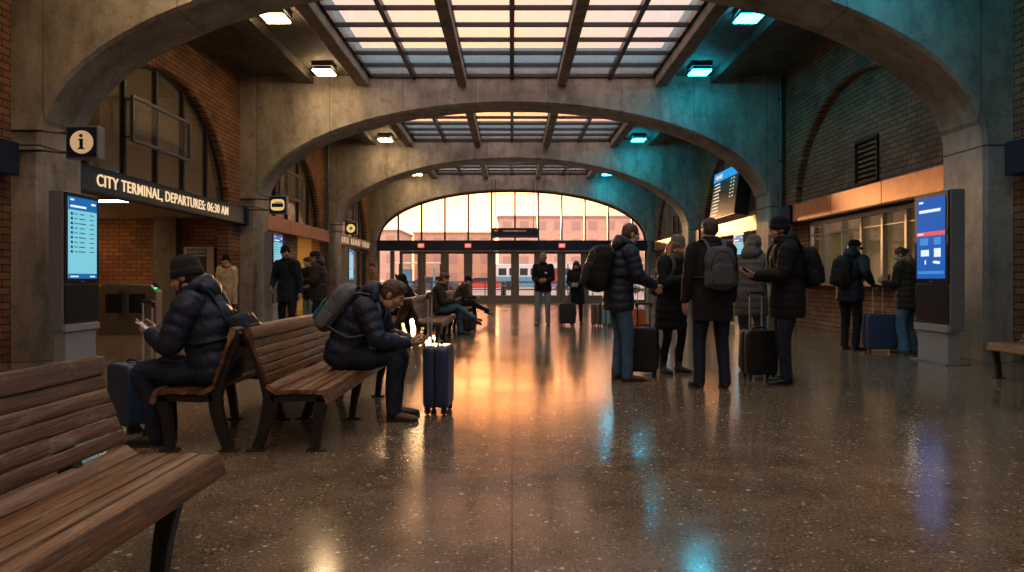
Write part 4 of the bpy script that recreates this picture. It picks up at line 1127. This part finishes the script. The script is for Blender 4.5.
        MB().prism(out, lambda p: G(p[0], p[1], -.088), lambda p: G(p[0], p[1], -.066)).build('sole', SOLE, sh)
    # ---------------- jacket
    j = dict(mat=cloth('coat_black', (.012, .012, .014)), hem=.0, puff=0, thick=0, collar=1, hood=0)
    j.update(jacket or {}); th = j['thick']; jm = j['mat']; pf = j['puff']
    m = MB()
    if sit is None:
        hz = j['hem']; Hc = V((0, P.y*1.0, hz)) if hz < P.z-.1 else P+U1*(hz-P.z)
        fl = j.get('flare', .0)
        secs = [(Hc, Rv, Y3, .192*s+th+fl, .145*s+th+fl), (Hc.lerp(P, .5) if hz < P.z-.12 else Hc.lerp(W, .3), Rv, Y3, .195*s+th+fl*.5, .15*s+th+fl*.5)]
        if hz < P.z-.12: secs.append((P+U1*.03, Rv, F1, .185*s+th, .145*s+th))
        secs += [(W+U1*.03, Rv, F1, .168*s+th, .132*s+th)]
    else:
        secs = [(P-U1*.085*s, Rv, F1, .165*s+th, .125*s+th), (P+U1*.02*s, Rv, F1, .188*s+th, .155*s+th), (W, Rv, F1, .175*s+th, .145*s+th)]
        m.ell(P+F1*.07*s-U1*.01, (.180*s+th, .15*s, .095*s), None, 16, 10)
    secs += [(C, Rv, Fm, .180*s+th, .138*s+th), (NB-U2*.10*s, Rv, F2, .178*s+th, .122*s+th), (NB-U2*.035*s, Rv, F2, .125*s+th, .095*s+th), (NB+U2*.02*s, Rv, F2, .078*s+th*.5, .075*s+th*.5)]
    ring_loft(m, secs, 26, 7, pf, j.get('period', .088))
    for sd in (-1, 1):
        cuff = Wr[sd]-(Wr[sd]-E[sd]).normalized()*.012
        ar = 1.12 if pf else 1.0
        m.tube([NB-U2*.06*s+Rv*sd*.07*s, S[sd]+U2*-.008], [.068*s+th*.7, .074*s*ar+th*.6], 14)
        m.tube([S[sd], S[sd].lerp(E[sd], .5), E[sd], E[sd].lerp(cuff, .5), cuff], [.078*s*ar+th*.7, .070*s*ar+th*.6, .061*s*ar+th*.5, .054*s*ar+th*.4, .044*s+th*.3], 16, sub=7, ripple=pf*.8, period=j.get('period', .088)*.8)
    if j['collar']:
        q = [NB+Un*(.035+.012*math.sin(a))*s+Rv*math.cos(a)*.076*s+Fn*(math.sin(a)*.075+.004)*s for a in [2*PI*k/16 for k in range(17)]]
        m.tube(q, .024*s*(1.2 if j['collar'] > 1 else 1)+th*.2, 8)
        if j['collar'] > 1: m.tube([p+Un*.03 for p in q], .024*s, 8)
    solid(m, 'jacket', jm, root, vox*1.2, 2, (.09 if not pf else .05, .020 if not pf else .010))
    if j['hood']:
        m = MB(); hm = j.get('hoodmat', jm)
        m.ell(NB+Un*.015*s-Fn*.095*s, (.125*s, .060*s, .080*s), M.Rotation(R(-(lean+hunch)), 3, 'X'), 16, 10)
        q = [NB+Un*(.045-.035*math.sin(a))*s+Rv*math.cos(a)*.108*s+Fn*(math.sin(a)*.085-.015)*s for a in [PI*.92+PI*1.16*k/14 for k in range(15)]]
        m.tube(q, .040*s, 10)
        solid(m, 'hood', hm, root, vox*1.3, 2, (.03, .02) if 'hoodmat' in j else (.06, .012))
    # zip line down the front
    if sit is None and j.get('zip', 1):
        fy = [sec[0]+sec[2]*(sec[4]+.004) for sec in secs[:-2]]
        if near: MB().tube(fy, .006, 6, sub=4).build('zip', plain('zip_dark', (.02, .02, .022), .35, .6), root, smooth=True)
    if scarf is not None:
        q = [NB+Un*(.022+.008*math.sin(2*a))*s+Rv*math.cos(a)*.080*s+Fn*(math.sin(a)*.080+.010)*s for a in [2*PI*k/18 for k in range(19)]]
        m = MB().tube(q, .036*s, 10).tube([p+Un*.026*s for p in q], .028*s, 10)
        solid(m, 'scarf', scarf, root, vox*1.3, 2, (.05, .014))
    # ---------------- hair, beard, hat
    if hair:
        st, hm = hair; m = MB(); e2 = lambda c, r: m.ell(hx(c), tuple(q*s for q in r), HB_, 20, 14)
        if hat and hat[0] in ('beanie', 'knit', 'hood'):
            e2((0, -.032, -.005), (.0775, .073, .075))
        else:
            e2((0, -.016, .040), (.0815, .0985, .0885)); e2((0, -.030, .004), (.0800, .080, .080))
            if st in ('short', 'long'):
                for k in range(9):
                    a = -1+2*k/8; m.tube([hx((a*.050, .055, .098)), hx((a*.058, .080, .076))], [.015*s, .008*s], 8)
                e2((0, .01, .092), (.062, .075, .042))
        if st == 'long':
            for sd in (-1, 1):
                m.tube([hx((sd*.066, -.02, .05)), hx((sd*.084, -.03, -.05)), hx((sd*.094, -.01, -.14)), hx((sd*.090, .02, -.23))], [.024*s, .032*s, .036*s, .018*s], 10, sub=4)
                m.tube([hx((sd*.045, -.06, .03)), hx((sd*.055, -.085, -.07)), hx((sd*.060, -.08, -.2))], [.04*s, .045*s, .025*s], 10, sub=4)
            m.tube([hx((0, -.08, .0)), hx((0, -.10, -.1)), hx((0, -.095, -.21))], [.05*s, .05*s, .03*s], 10, sub=4)
        if st == 'bun': e2((0, -.11, .05), (.04, .04, .04))
        solid(m, 'hair', hm, root, .006 if near else .008, 1, (.02, .010))
    if beard:
        m = MB(); e2 = lambda c, r: m.ell(hx(c), tuple(q*s for q in r), HB_, 18, 12)
        e2((0, .046, -.100), (.040, .036, .034)); m.tube([hx((-.058, .015, -.035)), hx((-.052, .035, -.078)), hx((-.026, .062, -.105)), hx((.026, .062, -.105)), hx((.052, .035, -.078)), hx((.058, .015, -.035))], .017*s, 8, sub=3)
        m.tube([hx((-.026, .088, -.056)), hx((0, .098, -.049)), hx((.026, .088, -.056))], .0065*s, 8)
        solid(m, 'beard', beard, root, .006, 1, (.02, .006))
    if hat:
        ht, hm = hat[0], hat[1]; hc = hx((0, -.012, .030)); T = HB_ @ M.Rotation(R(8), 3, 'X')
        if ht in ('beanie', 'knit'):
            pr = [(.5, .02), (1.0, -.008), (1.10, -.006), (1.13, .012), (1.12, .036), (1.06, .046), (1.05, .060), (1.02, .085), (.93, .108), (.72, .130), (.42, .143), (.08, .148)]
            c = MB().lathe([(r*.080*s, z*s) for r, z in pr], hx((0, -.014, .006)), 1, 1.20, 30, T)
            c.build('beanie', hm, root, smooth=True)
            cf = MB().lathe([(r*.080*s, z*s) for r, z in ((1.08, -.010), (1.14, -.008), (1.165, .010), (1.165, .030), (1.13, .044), (1.07, .044))], hx((0, -.014, .006)), 1, 1.20, 30, T)
            cf.build('cuff', hm, root, smooth=True)
        elif ht == 'cap':
            pr = [(.5, .0), (1.0, -.010), (1.07, -.004), (1.07, .03), (1.0, .06), (.85, .085), (.55, .100), (.1, .105)]
            MB().lathe([(r*.080*s, z*s) for r, z in pr], hx((0, -.012, .030)), 1, 1.20, 28, T).build('cap_crown', hm, root, smooth=True)
            out = [(-.072, .055), (-.070, .105), (-.045, .150), (0, .168), (.045, .150), (.070, .105), (.072, .055), (0, .075)]
            MB().prism(out, lambda p: hx((p[0], p[1], .028-.35*max(0, p[1]-.1)-p[0]**2*2)), lambda p: hx((p[0], p[1], .036-.35*max(0, p[1]-.1)-p[0]**2*2))).build('cap_peak', hm, root)
        elif ht == 'hood':
            m = MB(); e2 = lambda c, r: m.ell(hx(c), tuple(q*s for q in r), HB_, 18, 12)
            e2((0, -.035, .02), (.102, .105, .118)); e2((0, -.05, -.07), (.10, .09, .10))
            m.tube([hx((-.075, .045, -.09)), hx((-.092, .055, .0)), hx((-.06, .062, .10)), hx((0, .062, .128)), hx((.06, .062, .10)), hx((.092, .055, .0)), hx((.075, .045, -.09))], .020*s, 8, sub=3)
            solid(m, 'hood', hm, root, .008, 2, (.05, .012))
    if mask is not None:
        m = MB(); m.ell(hx((0, .062, -.065)), (.052*s, .052*s, .045*s), HB_); solid(m, 'face_mask', mask, root, .006, 2)
    info = dict(root=root, NB=NB, U=U2, F=F2, S=S, s=s, th=th, P=P, W=Wr, HC=HC, HD=HDIR, loc=V((loc[0], loc[1], 0)), rz=R(rz), head=HB_, E=E)
    PEOPLE[key] = info
    return info

def world(i, p): return i['loc']+M.Rotation(i['rz'], 3, 'Z') @ V(p)
def backpack(key, w, d, h, mat, label, drop=.03, accent=None, lift=0, shift=0, straps=True, gap=.0, zipm=None):
    i = PEOPLE[key]; U, F, NB, th, s = i['U'], i['F'], i['NB'], i['th'], i['s']
    c = NB-U*(drop+h/2)-F*(.118*s+th+d/2+gap)+X3*shift+Z3*lift
    rot = M((X3, F, U)).transposed(); base = c-U*h/2
    r = empty('backpack', world(i, base), i['rz'], label, 'backpack')
    def B(p): return rot @ V(p)+(c-base)
    zipm = zipm or plain('zip_dark', (.02, .02, .022), .35, .6)
    m = MB().rbox(B((0, 0, 0)), (w, d, h), .55, 30, 16, rot, .55); m.ell(B((0, .01, -h*.2)), (w*.47, d*.52, h*.3), rot)
    solid(m, 'main_bag', mat, r, .009, 2, (.07, .018))
    m = MB().rbox(B((0, -d*.48, -h*.16)), (w*.76, d*.36, h*.50), .5, 26, 12, rot, .5)
    solid(m, 'front_pocket', accent or mat, r, .009, 2, (.05, .010))
    for sd in (-1, 1):
        m = MB().rbox(B((sd*w*.47, .0, -h*.25)), (w*.16, d*.6, h*.36), .6, 20, 10, rot, .6); solid(m, 'side_pocket', mat, r, .009, 1)
    a = [B((math.cos(t)*w*.40, -d*.50+.012*math.sin(t), -h*.05+math.sin(t)*h*.42)) for t in [PI*k/14 for k in range(15)]]
    MB().tube(a, .006, 6).build('zip', zipm, r, smooth=True)
    m = MB().tube([B((-.035, d*.3, h*.47)), B((-.03, d*.3, h*.47+.035)), B((.03, d*.3, h*.47+.035)), B((.035, d*.3, h*.47))], .010, 8, sub=4); m.build('top_handle', zipm, r, smooth=True)
    if straps:
        g = lambda x, f, u: (NB+X3*x*s+F*f+U*u*s)-base
        fr = .122*s+th
        for sd in (-1, 1):
            pts = [g(sd*.075, -fr-.01, -drop-.04), g(sd*.095, -fr*.75, .002+th*.4), g(sd*.105, -.01, .030+th*.9), g(sd*.11, fr*.80, -.015), g(sd*.118, fr+.012, -.12), g(sd*.15, fr*.92, -.24), g(sd*.19+sd*th, fr*.25, -.33), g(sd*.15, -fr-.005, -.36)]
            MB().tube(pts, .026, 10, flat=(1.0, .28), up=F if False else None, sub=5).build('strap', mat, r, smooth=True)
    return r
PH = plain('phone_black', (.012, .012, .014), .2)
PSC = screen('phone_glow', (.5, .6, .7), .5)
def phone(key, sd, label, off=.095):
    i = PEOPLE[key]; d, n = i['HD'][sd]; c = i['W'][sd]+d*off+n*.030
    toward = (i['HC']-c).normalized(); z = toward; y = (Z3-z*Z3.dot(z)); y = y.normalized() if y.length > .1 else d
    x = y.cross(z).normalized(); rot = M((x, y, z)).transposed()
    r = empty('smartphone', world(i, c), i['rz'], label, 'phone')
    MB().box((0, 0, 0), (.076, .155, .009), rot).build('case', PH, r, bevel=.003); MB().box(rot @ V((0, 0, .005)), (.068, .140, .001), rot).build('screen', PSC, r)
    return r

# ------------------------------------------------------------------ wardrobe
CN = cloth('puffer_navy', (.012, .020, .040), .55, 260, .4); CN2 = cloth('jacket_midnight', (.012, .018, .032), .65); CK = cloth('coat_black', (.010, .010, .012), .8)
CKG = cloth('coat_charcoal', (.014, .014, .017), .85); CG = cloth('jacket_grey', (.095, .090, .088), .75); CCR = cloth('coat_cream', (.55, .43, .28), .85)
CBR = cloth('jacket_brown', (.045, .032, .024), .8); CTAN = cloth('coat_tan', (.26, .16, .09), .85); CGR = cloth('jacket_darkgreen', (.018, .022, .018), .7)
J_BLUE = cloth('jeans_blue', (.055, .12, .21)); J_DARK = cloth('jeans_dark', (.016, .024, .042)); J_LIGHT = cloth('jeans_light', (.22, .27, .30)); J_MID = cloth('jeans_mid', (.07, .13, .19)); T_BLK = cloth('trousers_black', (.010, .010, .012))
SH_BR = plain('shoe_brown', (.075, .042, .024), .4); SH_BK = plain('shoe_black', (.012, .011, .01), .35); SH_GR = plain('shoe_grey', (.16, .15, .14), .6); SH_BOOT = plain('boot_leather', (.035, .030, .026), .45)
KN_BK = cloth('knit_black', (.010, .010, .012), .95, 120); KN_CH = cloth('knit_charcoal', (.024, .026, .030), .95, 120); KN_GR = cloth('knit_grey', (.15, .13, .11), .95, 120); KN_LT = cloth('knit_light', (.24, .22, .20), .95, 120)
FUR = cloth('fur_trim', (.19, .15, .09), 1.0, 90); BP_GR = cloth('bag_grey', (.075, .080, .085), .75); BP_MIX = cloth('bag_slate', (.13, .145, .145), .7); BP_TEAL = cloth('bag_teal', (.02, .17, .22), .6); BP_BK = cloth('bag_black', (.010, .010, .011), .8); BP_NV = cloth('bag_navy', (.012, .018, .030), .7)

# --- seated on the benches
person('main', 'seated man with grey backpack bending over his phone, short brown hair', (-1.40, 5.84), -92, 1.78, sit=.415, lean=20, hunch=16, head=(30, 0, 0), neck=20,
       hands=((-.10, .53, .64), (.09, .55, .63)), feet=((-.13, .40, .088), (.12, .44, .088)), elbow=((-.6, -.2, -.7), (.6, -.2, -.7)), hd=((.45, .8, -.05), (-.35, .85, -.05)), pn=((.5, -.3, .8), (-.5, -.3, .8)), curl=(.5, .45),
       jacket=dict(mat=CN, puff=.012, thick=.012, hood=1, period=.10), trousers=J_DARK, shoe=SH_BR, hair=('short', HB), beard=None, skinm=SK1)
backpack('main', .33, .17, .45, BP_MIX, 'slate grey backpack with teal pocket on the back of the bending man', .00, BP_TEAL)
phone('main', 1, 'dark smartphone in the hands of the bending man with grey backpack')
person('beanie', 'seated man in charcoal beanie and navy puffer jacket, facing the fare gates', (-2.10, 4.97), 90, 1.80, sit=.42, lean=6, hunch=14, head=(20, 0, 0),
       hands=((-.08, .42, .77), (.08, .44, .78)), feet=((-.12, .36, .088), (.13, .40, .088)), hd=((.5, .75, .1), (-.5, .75, .15)), pn=((.3, -.5, .8), (-.3, -.5, .8)), curl=(.5, .5), elbow=((-.6, -.4, -.7), (.6, -.4, -.7)),
       jacket=dict(mat=CN, puff=.014, thick=.028, hood=1, period=.105, collar=2), trousers=J_DARK, shoe=SH_BK, hat=('beanie', KN_CH), hair=('short', HD), beard=HD, skinm=SK1)
phone('beanie', -1, 'dark smartphone held by the seated man in the charcoal beanie')
backpack('beanie', .34, .13, .24, BP_NV, 'dark navy backpack on the bench back behind the beanie sitter', .26, None, .05)
person('hooded', 'hooded person in black seated behind the cross-legged man, facing the left wall', (-2.10, 14.4), 90, 1.72, sit=.42, lean=6, hunch=12, head=(15, 20, 0), hands=((-.1, .35, .66), (.1, .35, .66)),
       jacket=dict(mat=CK, thick=.015), trousers=T_BLK, hat=('hood', CK), hair=('short', HD), near=False)
person('crosser', 'seated man in dark brown jacket with crossed legs in jeans', (-1.58, 14.6), -90, 1.76, sit=.42, lean=3, hunch=12, head=(24, 0, 0), hands=((-.09, .36, .72), (.09, .38, .72)), hd=((.4, .8, .1), (-.4, .8, .1)), pn=((0, -.4, .8), (0, -.4, .8)),
       feet=((-.13, .50, .088), (.02, .78, .36)), knee=((-.1, 1, .3), (.05, .6, 1)), fpitch=(0, 20), jacket=dict(mat=CBR, thick=.012), trousers=J_MID, shoe=SH_BK, hair=('short', HB), near=False)
phone('crosser', 1, 'smartphone in the hands of the cross-legged man')
person('turned', 'distant dark-haired sitter on the far bench, turned away from the hall', (-2.08, 21.4), 60, 1.70, sit=.42, lean=6, hunch=12, head=(18, 0, 0), hands=((-.1, .35, .70), (.1, .35, .70)),
       jacket=dict(mat=CK, thick=.012), trousers=T_BLK, hair=('short', HD), near=False)
person('capsitter', 'distant sitter in a dark cap leaning forward on the far bench', (-1.52, 19.6), -90, 1.76, sit=.42, lean=14, hunch=14, head=(18, 0, 0), hands=((-.10, .50, .66), (.10, .50, .66)),
       feet=((-.12, .48, .088), (.03, .82, .30)), knee=((-.1, 1, .3), (.05, .6, 1)), fpitch=(0, 15), jacket=dict(mat=CBR, thick=.015), trousers=T_BLK, hat=('cap', KN_BK), hair=('short', HD), near=False)
# --- standing on the left, beyond the benches
person('cream', 'woman in a cream coat and dark knit hat by the ticket lobby', (-6.25, 15.4), 175, 1.68, head=(5, 25, 0), hands=((-.20, .12, .80), (.22, .10, .84)), jacket=dict(mat=CCR, hem=.62, thick=.015, collar=2), trousers=J_DARK, hat=('beanie', KN_BK), hair=('short', HD), scarf=CTAN, near=False, female=True)
person('walker', 'man in black beanie and dark jacket before the brick panel, holding a bag strap', (-4.32, 13.5), 172, 1.78, head=(0, 40, 0), hands=((-.30, .05, .80), (.22, .22, 1.02)), feet=((-.12, .06, .088), (.11, -.08, .10)),
       jacket=dict(mat=CN2, hem=.74, thick=.01), trousers=T_BLK, hat=('beanie', KN_BK), hair=('short', HD), beard=HD, near=False)
backpack('walker', .34, .18, .46, BP_BK, 'black backpack of the man in a black beanie before the brick panel', .02)
person('between', 'dark-haired person half hidden between the two standing travellers at the passage', (-4.72, 16.4), 150, 1.66, head=(8, 0, 0), jacket=dict(mat=CK, hem=.70, thick=.01), trousers=J_LIGHT, hair=('short', HD), near=False)
person('browncap', 'man in a dark cap and brown jacket, arm bent, at the yellow passage', (-3.90, 14.2), 95, 1.72, head=(8, 10, 0), hands=((-.18, .30, 1.12), (.24, .22, 1.05)), hd=((.6, .6, .2), None), jacket=dict(mat=CBR, hem=.72, thick=.03, hood=1, puff=.010), trousers=J_DARK, hat=('cap', KN_CH), hair=('short', HD), near=False)
person('tanwall', 'person in a tan coat standing by the dark shopfront', (-4.85, 24.8), 120, 1.74, head=(12, 0, 0), hands=((-.2, .2, .95), (.2, .2, .95)), jacket=dict(mat=CTAN, hem=.55, thick=.02, flare=.03), trousers=T_BLK, hair=('short', HD), near=False)
# --- centre distance
person('badge', 'distant man in black jacket with a white chest badge and pale jeans', (.80, 17.9), 174, 1.81, head=(4, -10, 0), hands=((-.10, .24, 1.12), (.10, .25, 1.10)), hd=((.8, .3, .1), (-.8, .3, .1)), pn=((0, -1, .2), (0, -1, .2)), feet=((-.12, .0, .088), (.15, .05, .088)),
       jacket=dict(mat=CK, hem=.86, thick=.012), trousers=J_LIGHT, shoe=SH_GR, hat=('beanie', KN_LT), hair=('short', HD), beard=HD, skinm=SK2, near=False)
bi = PEOPLE['badge']
MB().tube([V((-.075, .150, 1.33)), V((-.075, .158, 1.33))], .035, 14).build('badge', plain('badge_white', (.75, .74, .7), .5), bi['root'])
person('longcoat', 'distant woman in a long black coat reading a paper, beside a black suitcase', (1.68, 18.2), 170, 1.64, head=(28, -8, 0), hands=((-.06, .28, 1.02), (.10, .26, .98)), hd=((.6, .6, .1), (-.5, .7, .1)), pn=((0, -.5, .8), (0, -.5, .8)),
       jacket=dict(mat=CK, hem=.52, thick=.015, flare=.02, puff=.008), trousers=T_BLK, hair=('long', HD), female=True, boots=True, shoe=SH_BK, near=False)
li = PEOPLE['longcoat']; pr_ = empty('folded_paper', world(li, (.02, .37, 1.0)), li['rz'], 'white folded paper in the hands of the distant woman in black', 'paper')
MB().box((0, 0, 0), (.16, .10, .004), M.Rotation(R(35), 3, 'X')).box((0, .012, .03), (.15, .10, .004), M.Rotation(R(50), 3, 'X')).build('sheet', plain('paper_white', (.8, .78, .74), .7), pr_)
# --- group on the right
person('jeansman', 'standing man in navy puffer jacket and blue jeans with a large black backpack', (1.22, 8.05), -78, 1.80, head=(12, 0, 0), lean=4, hunch=9, hands=((-.08, .36, 1.15), (.16, .38, 1.08)), feet=((-.10, .02, .088), (.13, .06, .088)), curl=(.6, .9), hd=((.5, .8, -.1), (-.1, .6, -.6)), pn=((0, -.5, .8), (-1, .2, 0)),
       jacket=dict(mat=CN, puff=.012, thick=.014, hood=1, hem=.80, period=.095), trousers=J_BLUE, shoe=SH_BR, hair=('crop', HB), skinm=SK1)
backpack('jeansman', .36, .24, .54, BP_BK, 'large black backpack on the standing man in blue jeans', .04)
person('blonde', 'blonde woman in a knee-length black coat and knit hat looking at her phone', (1.98, 8.72), -150, 1.68, head=(20, 4, 0), lean=2, hunch=8, hands=((-.03, .28, 1.16), (.09, .30, 1.17)), hd=((.55, .6, .35), (-.55, .55, .45)), pn=((.1, -.6, .7), (-.1, -.6, .7)), curl=(.5, .55),
       jacket=dict(mat=CK, puff=.010, thick=.014, hem=.54, flare=.015, collar=2, period=.10), trousers=T_BLK, boots=True, shoe=SH_BOOT, hat=('knit', KN_GR), hair=('long', HBL), scarf=CG, female=True, skinm=SK3)
phone('blonde', 1, 'smartphone in the hands of the blonde woman')
backpack('blonde', .28, .14, .36, BP_GR, 'small dark grey backpack on the blonde woman', .16)
person('backview', 'man seen from behind in a dark coat with a grey backpack, cropped hair', (2.13, 7.45), 6, 1.80, head=(4, 8, 0), lean=1, hunch=4, hands=((-.27, .10, .86), (.27, .12, .86)), feet=((-.13, .03, .088), (.13, -.03, .088)),
       jacket=dict(mat=CKG, hem=.72, thick=.016, collar=2), trousers=J_DARK, shoe=SH_BK, hair=('crop', HCUT), skinm=SK1)
backpack('backview', .31, .16, .46, BP_GR, 'grey backpack on the man in the dark coat, seen from behind', .05)
person('greyjacket', 'person in grey jacket and knit hat behind the man seen from behind', (3.02, 8.85), -40, 1.70, head=(14, -10, 0), lean=2, hunch=8, hands=((-.14, .30, 1.08), (.22, .30, 1.05)), hd=((.7, .6, .1), (-.6, .7, .1)), pn=((0, -.4, .8), (0, -.4, .8)),
       jacket=dict(mat=CG, hem=.70, thick=.02, hood=1, puff=.008), trousers=J_MID, shoe=SH_GR, hat=('knit', KN_GR), hair=('long', HD), scarf=KN_CH, female=True, skinm=SK1)
person('bearded', 'bearded man in a black beanie and black jacket, holding out a phone', (3.05, 7.75), 86, 1.82, head=(10, 0, 0), lean=1, hunch=6, hands=((-.10, .36, 1.20), (.12, .34, 1.19)), hd=((.45, .85, .15), (-.2, .95, .15)), pn=((0, -.35, .9), (0, -.35, .9)), curl=(.45, .4), feet=((-.11, .05, .088), (.12, -.03, .088)),
       jacket=dict(mat=CK, hem=.74, thick=.024, puff=.007, collar=2, hood=1), trousers=J_DARK, shoe=SH_BK, hat=('beanie', KN_BK), hair=('short', HD), beard=HD, skinm=SK1)
phone('bearded', -1, 'smartphone held out by the bearded man in the black beanie', .11)
backpack('bearded', .33, .19, .46, BP_BK, 'black backpack on the bearded man in the black beanie', .06)
# --- at the ticket windows
person('capman', 'man in a dark cap and navy jacket at the ticket windows, hand on a suitcase', (5.55, 11.5), -58, 1.80, head=(10, -8, 0), lean=3, hunch=7, hands=((.0, .34, 1.14), (.33, .08, 1.10)), curl=(.5, .9), hd=((.4, .9, 0), (.25, .8, -.35)), pn=((0, -.2, 1), (0, -.5, -.8)),
       jacket=dict(mat=CN2, hem=.80, thick=.018, hood=1, puff=.006), trousers=T_BLK, shoe=SH_BK, hat=('cap', KN_BK), hair=('short', HD), skinm=SK1)
backpack('capman', .32, .20, .48, BP_BK, 'black backpack on the man in a dark cap at the ticket windows', .06)
person('furhood', 'woman in a dark fur-hooded jacket and wide blue jeans at the ticket windows', (6.18, 10.9), 38, 1.66, head=(10, 22, 0), lean=4, hunch=8, hands=((-.06, .34, 1.10), (.08, .32, 1.12)), hd=((.5, .8, .2), (-.5, .8, .2)), pn=((0, -.3, .9), (0, -.3, .9)), curl=(.6, .6),
       jacket=dict(mat=CGR, hem=.70, thick=.03, puff=.010, hood=1, hoodmat=FUR, collar=2), trousers=(cloth('jeans_wide', (.07, .16, .27)),), shoe=SH_BK, hair=('bun', HD), female=True, skinm=SK1)
# bag on the floor
def floor_bag(x, y, rz, mat, label):
    r = empty('backpack', (x, y, 0), R(rz), label, 'backpack')
    m = MB().rbox((0, 0, .22), (.34, .24, .44), .6, 26, 14, None, .6); m.ell((0, .0, .13), (.18, .14, .13)); solid(m, 'main_bag', mat, r, .009, 2, (.07, .015))
    m = MB().rbox((0, -.11, .15), (.25, .09, .22), .5); solid(m, 'front_pocket', mat, r, .009, 2)
    MB().tube([(-.035, .05, .42), (-.03, .05, .465), (.03, .05, .465), (.035, .05, .42)], .009, 8, sub=4).build('top_handle', BP_NV, r, smooth=True)
    for s_ in (-1, 1): MB().tube([(s_*.08, .10, .38), (s_*.09, .16, .28), (s_*.09, .15, .12), (s_*.08, .11, .05)], .018, 8, flat=(1, .4), sub=4).build('strap', mat, r, smooth=True)
floor_bag(-.98, 15.35, 70, CBR, 'dark brown bag standing on the floor by the feet of the cross-legged man')
# ------------------------------------------------------------------ sky, sun, camera
SUN_AZ, SUN_EL = R(-7.0), R(5.0)
sd = V((math.sin(SUN_AZ)*math.cos(SUN_EL), math.cos(SUN_AZ)*math.cos(SUN_EL), math.sin(SUN_EL)))
w = bpy.data.worlds.new('sky'); scene.world = w; w.use_nodes = True; nt = w.node_tree; nt.nodes.clear()
out = nt.nodes.new('ShaderNodeOutputWorld'); bg = nt.nodes.new('ShaderNodeBackground'); L(nt, bg.outputs[0], out.inputs[0])
tc = nt.nodes.new('ShaderNodeTexCoord'); g = tc.outputs['Generated']
nz = N(nt, 'ShaderNodeVectorMath'); nz.operation = 'NORMALIZE'; L(nt, g, nz.inputs[0])
sp = N(nt, 'ShaderNodeSeparateXYZ'); L(nt, nz.outputs[0], sp.inputs[0])
el = sp.outputs['Z']
c = ramp(nt, el, [(0.0, (1.0, .50, .24)), (.10, (1.0, .62, .40)), (.25, (1.2, .96, .88)), (.55, (1.35, 1.15, 1.08)), (1.0, (1.45, 1.36, 1.34))]).outputs[0]
gd = V((math.sin(R(-3.5))*math.cos(R(8)), math.cos(R(-3.5))*math.cos(R(8)), math.sin(R(8))))
dt = N(nt, 'ShaderNodeVectorMath'); dt.operation = 'DOT_PRODUCT'; L(nt, nz.outputs[0], dt.inputs[0]); dt.inputs[1].default_value = gd
d01 = mth(nt, 'MAXIMUM', dt.outputs['Value'], 0.0)
g1 = mth(nt, 'POWER', d01, 34.0); g2 = mth(nt, 'POWER', d01, 55.0)
c = mixc(nt, mth(nt, 'MULTIPLY', g1, .8), c, (1.6, .92, .62))
gc = ramp(nt, el, [(.0, (7.0, 2.9, 1.0)), (.07, (7.2, 3.3, 1.35)), (.16, (7.0, 2.2, .55)), (.3, (5.5, 1.7, .5))]).outputs[0]
c = mixc(nt, mth(nt, 'MULTIPLY', g2, .95), c, gc)
anti = mth(nt, 'MULTIPLY', sp.outputs['Y'], -1.6, clamp=True)
c = mixc(nt, anti, c, (2.2, 1.55, 1.35))
cl = noise(nt, scaled(nt, nz.outputs[0], 2, 2, 9), 2.2, 5, .6)
c = mixc(nt, .25, c, ramp(nt, cl, [(.35, (.75, .7, .7)), (.65, (1.15, 1.1, 1.05))]).outputs[0], 'MULTIPLY')
L(nt, c, bg.inputs[0]); bg.inputs[1].default_value = 1.0
sun = bpy.data.lights.new('sun', 'SUN'); sun.energy = 3.2; sun.color = (1.0, .50, .20); sun.angle = R(2.5)
so = bpy.data.objects.new('sun', sun); col.objects.link(so); so.rotation_euler = sd.to_track_quat('Z', 'Y').to_euler()
cam = bpy.data.cameras.new('camera'); cam.sensor_width = 36; cam.lens = 36*700/1024; cam.shift_y = -6/1024; cam.clip_end = 500
co = bpy.data.objects.new('camera', cam); col.objects.link(co); co.location = (0, 0, 1.15); co.rotation_euler = (PI/2, 0, 0); scene.camera = co
scene.view_settings.view_transform = 'Standard'; scene.view_settings.look = 'None'; scene.view_settings.exposure = .1; scene.view_settings.gamma = 1; scene.view_settings.use_curve_mapping = False
cy = scene.cycles
cy.use_denoising = True
try: cy.denoiser = 'OPENIMAGEDENOISE'
except Exception: pass
cy.max_bounces = 7; cy.diffuse_bounces = 4; cy.glossy_bounces = 4; cy.transparent_max_bounces = 12; cy.sample_clamp_indirect = 6; cy.caustics_reflective = False; cy.caustics_refractive = False
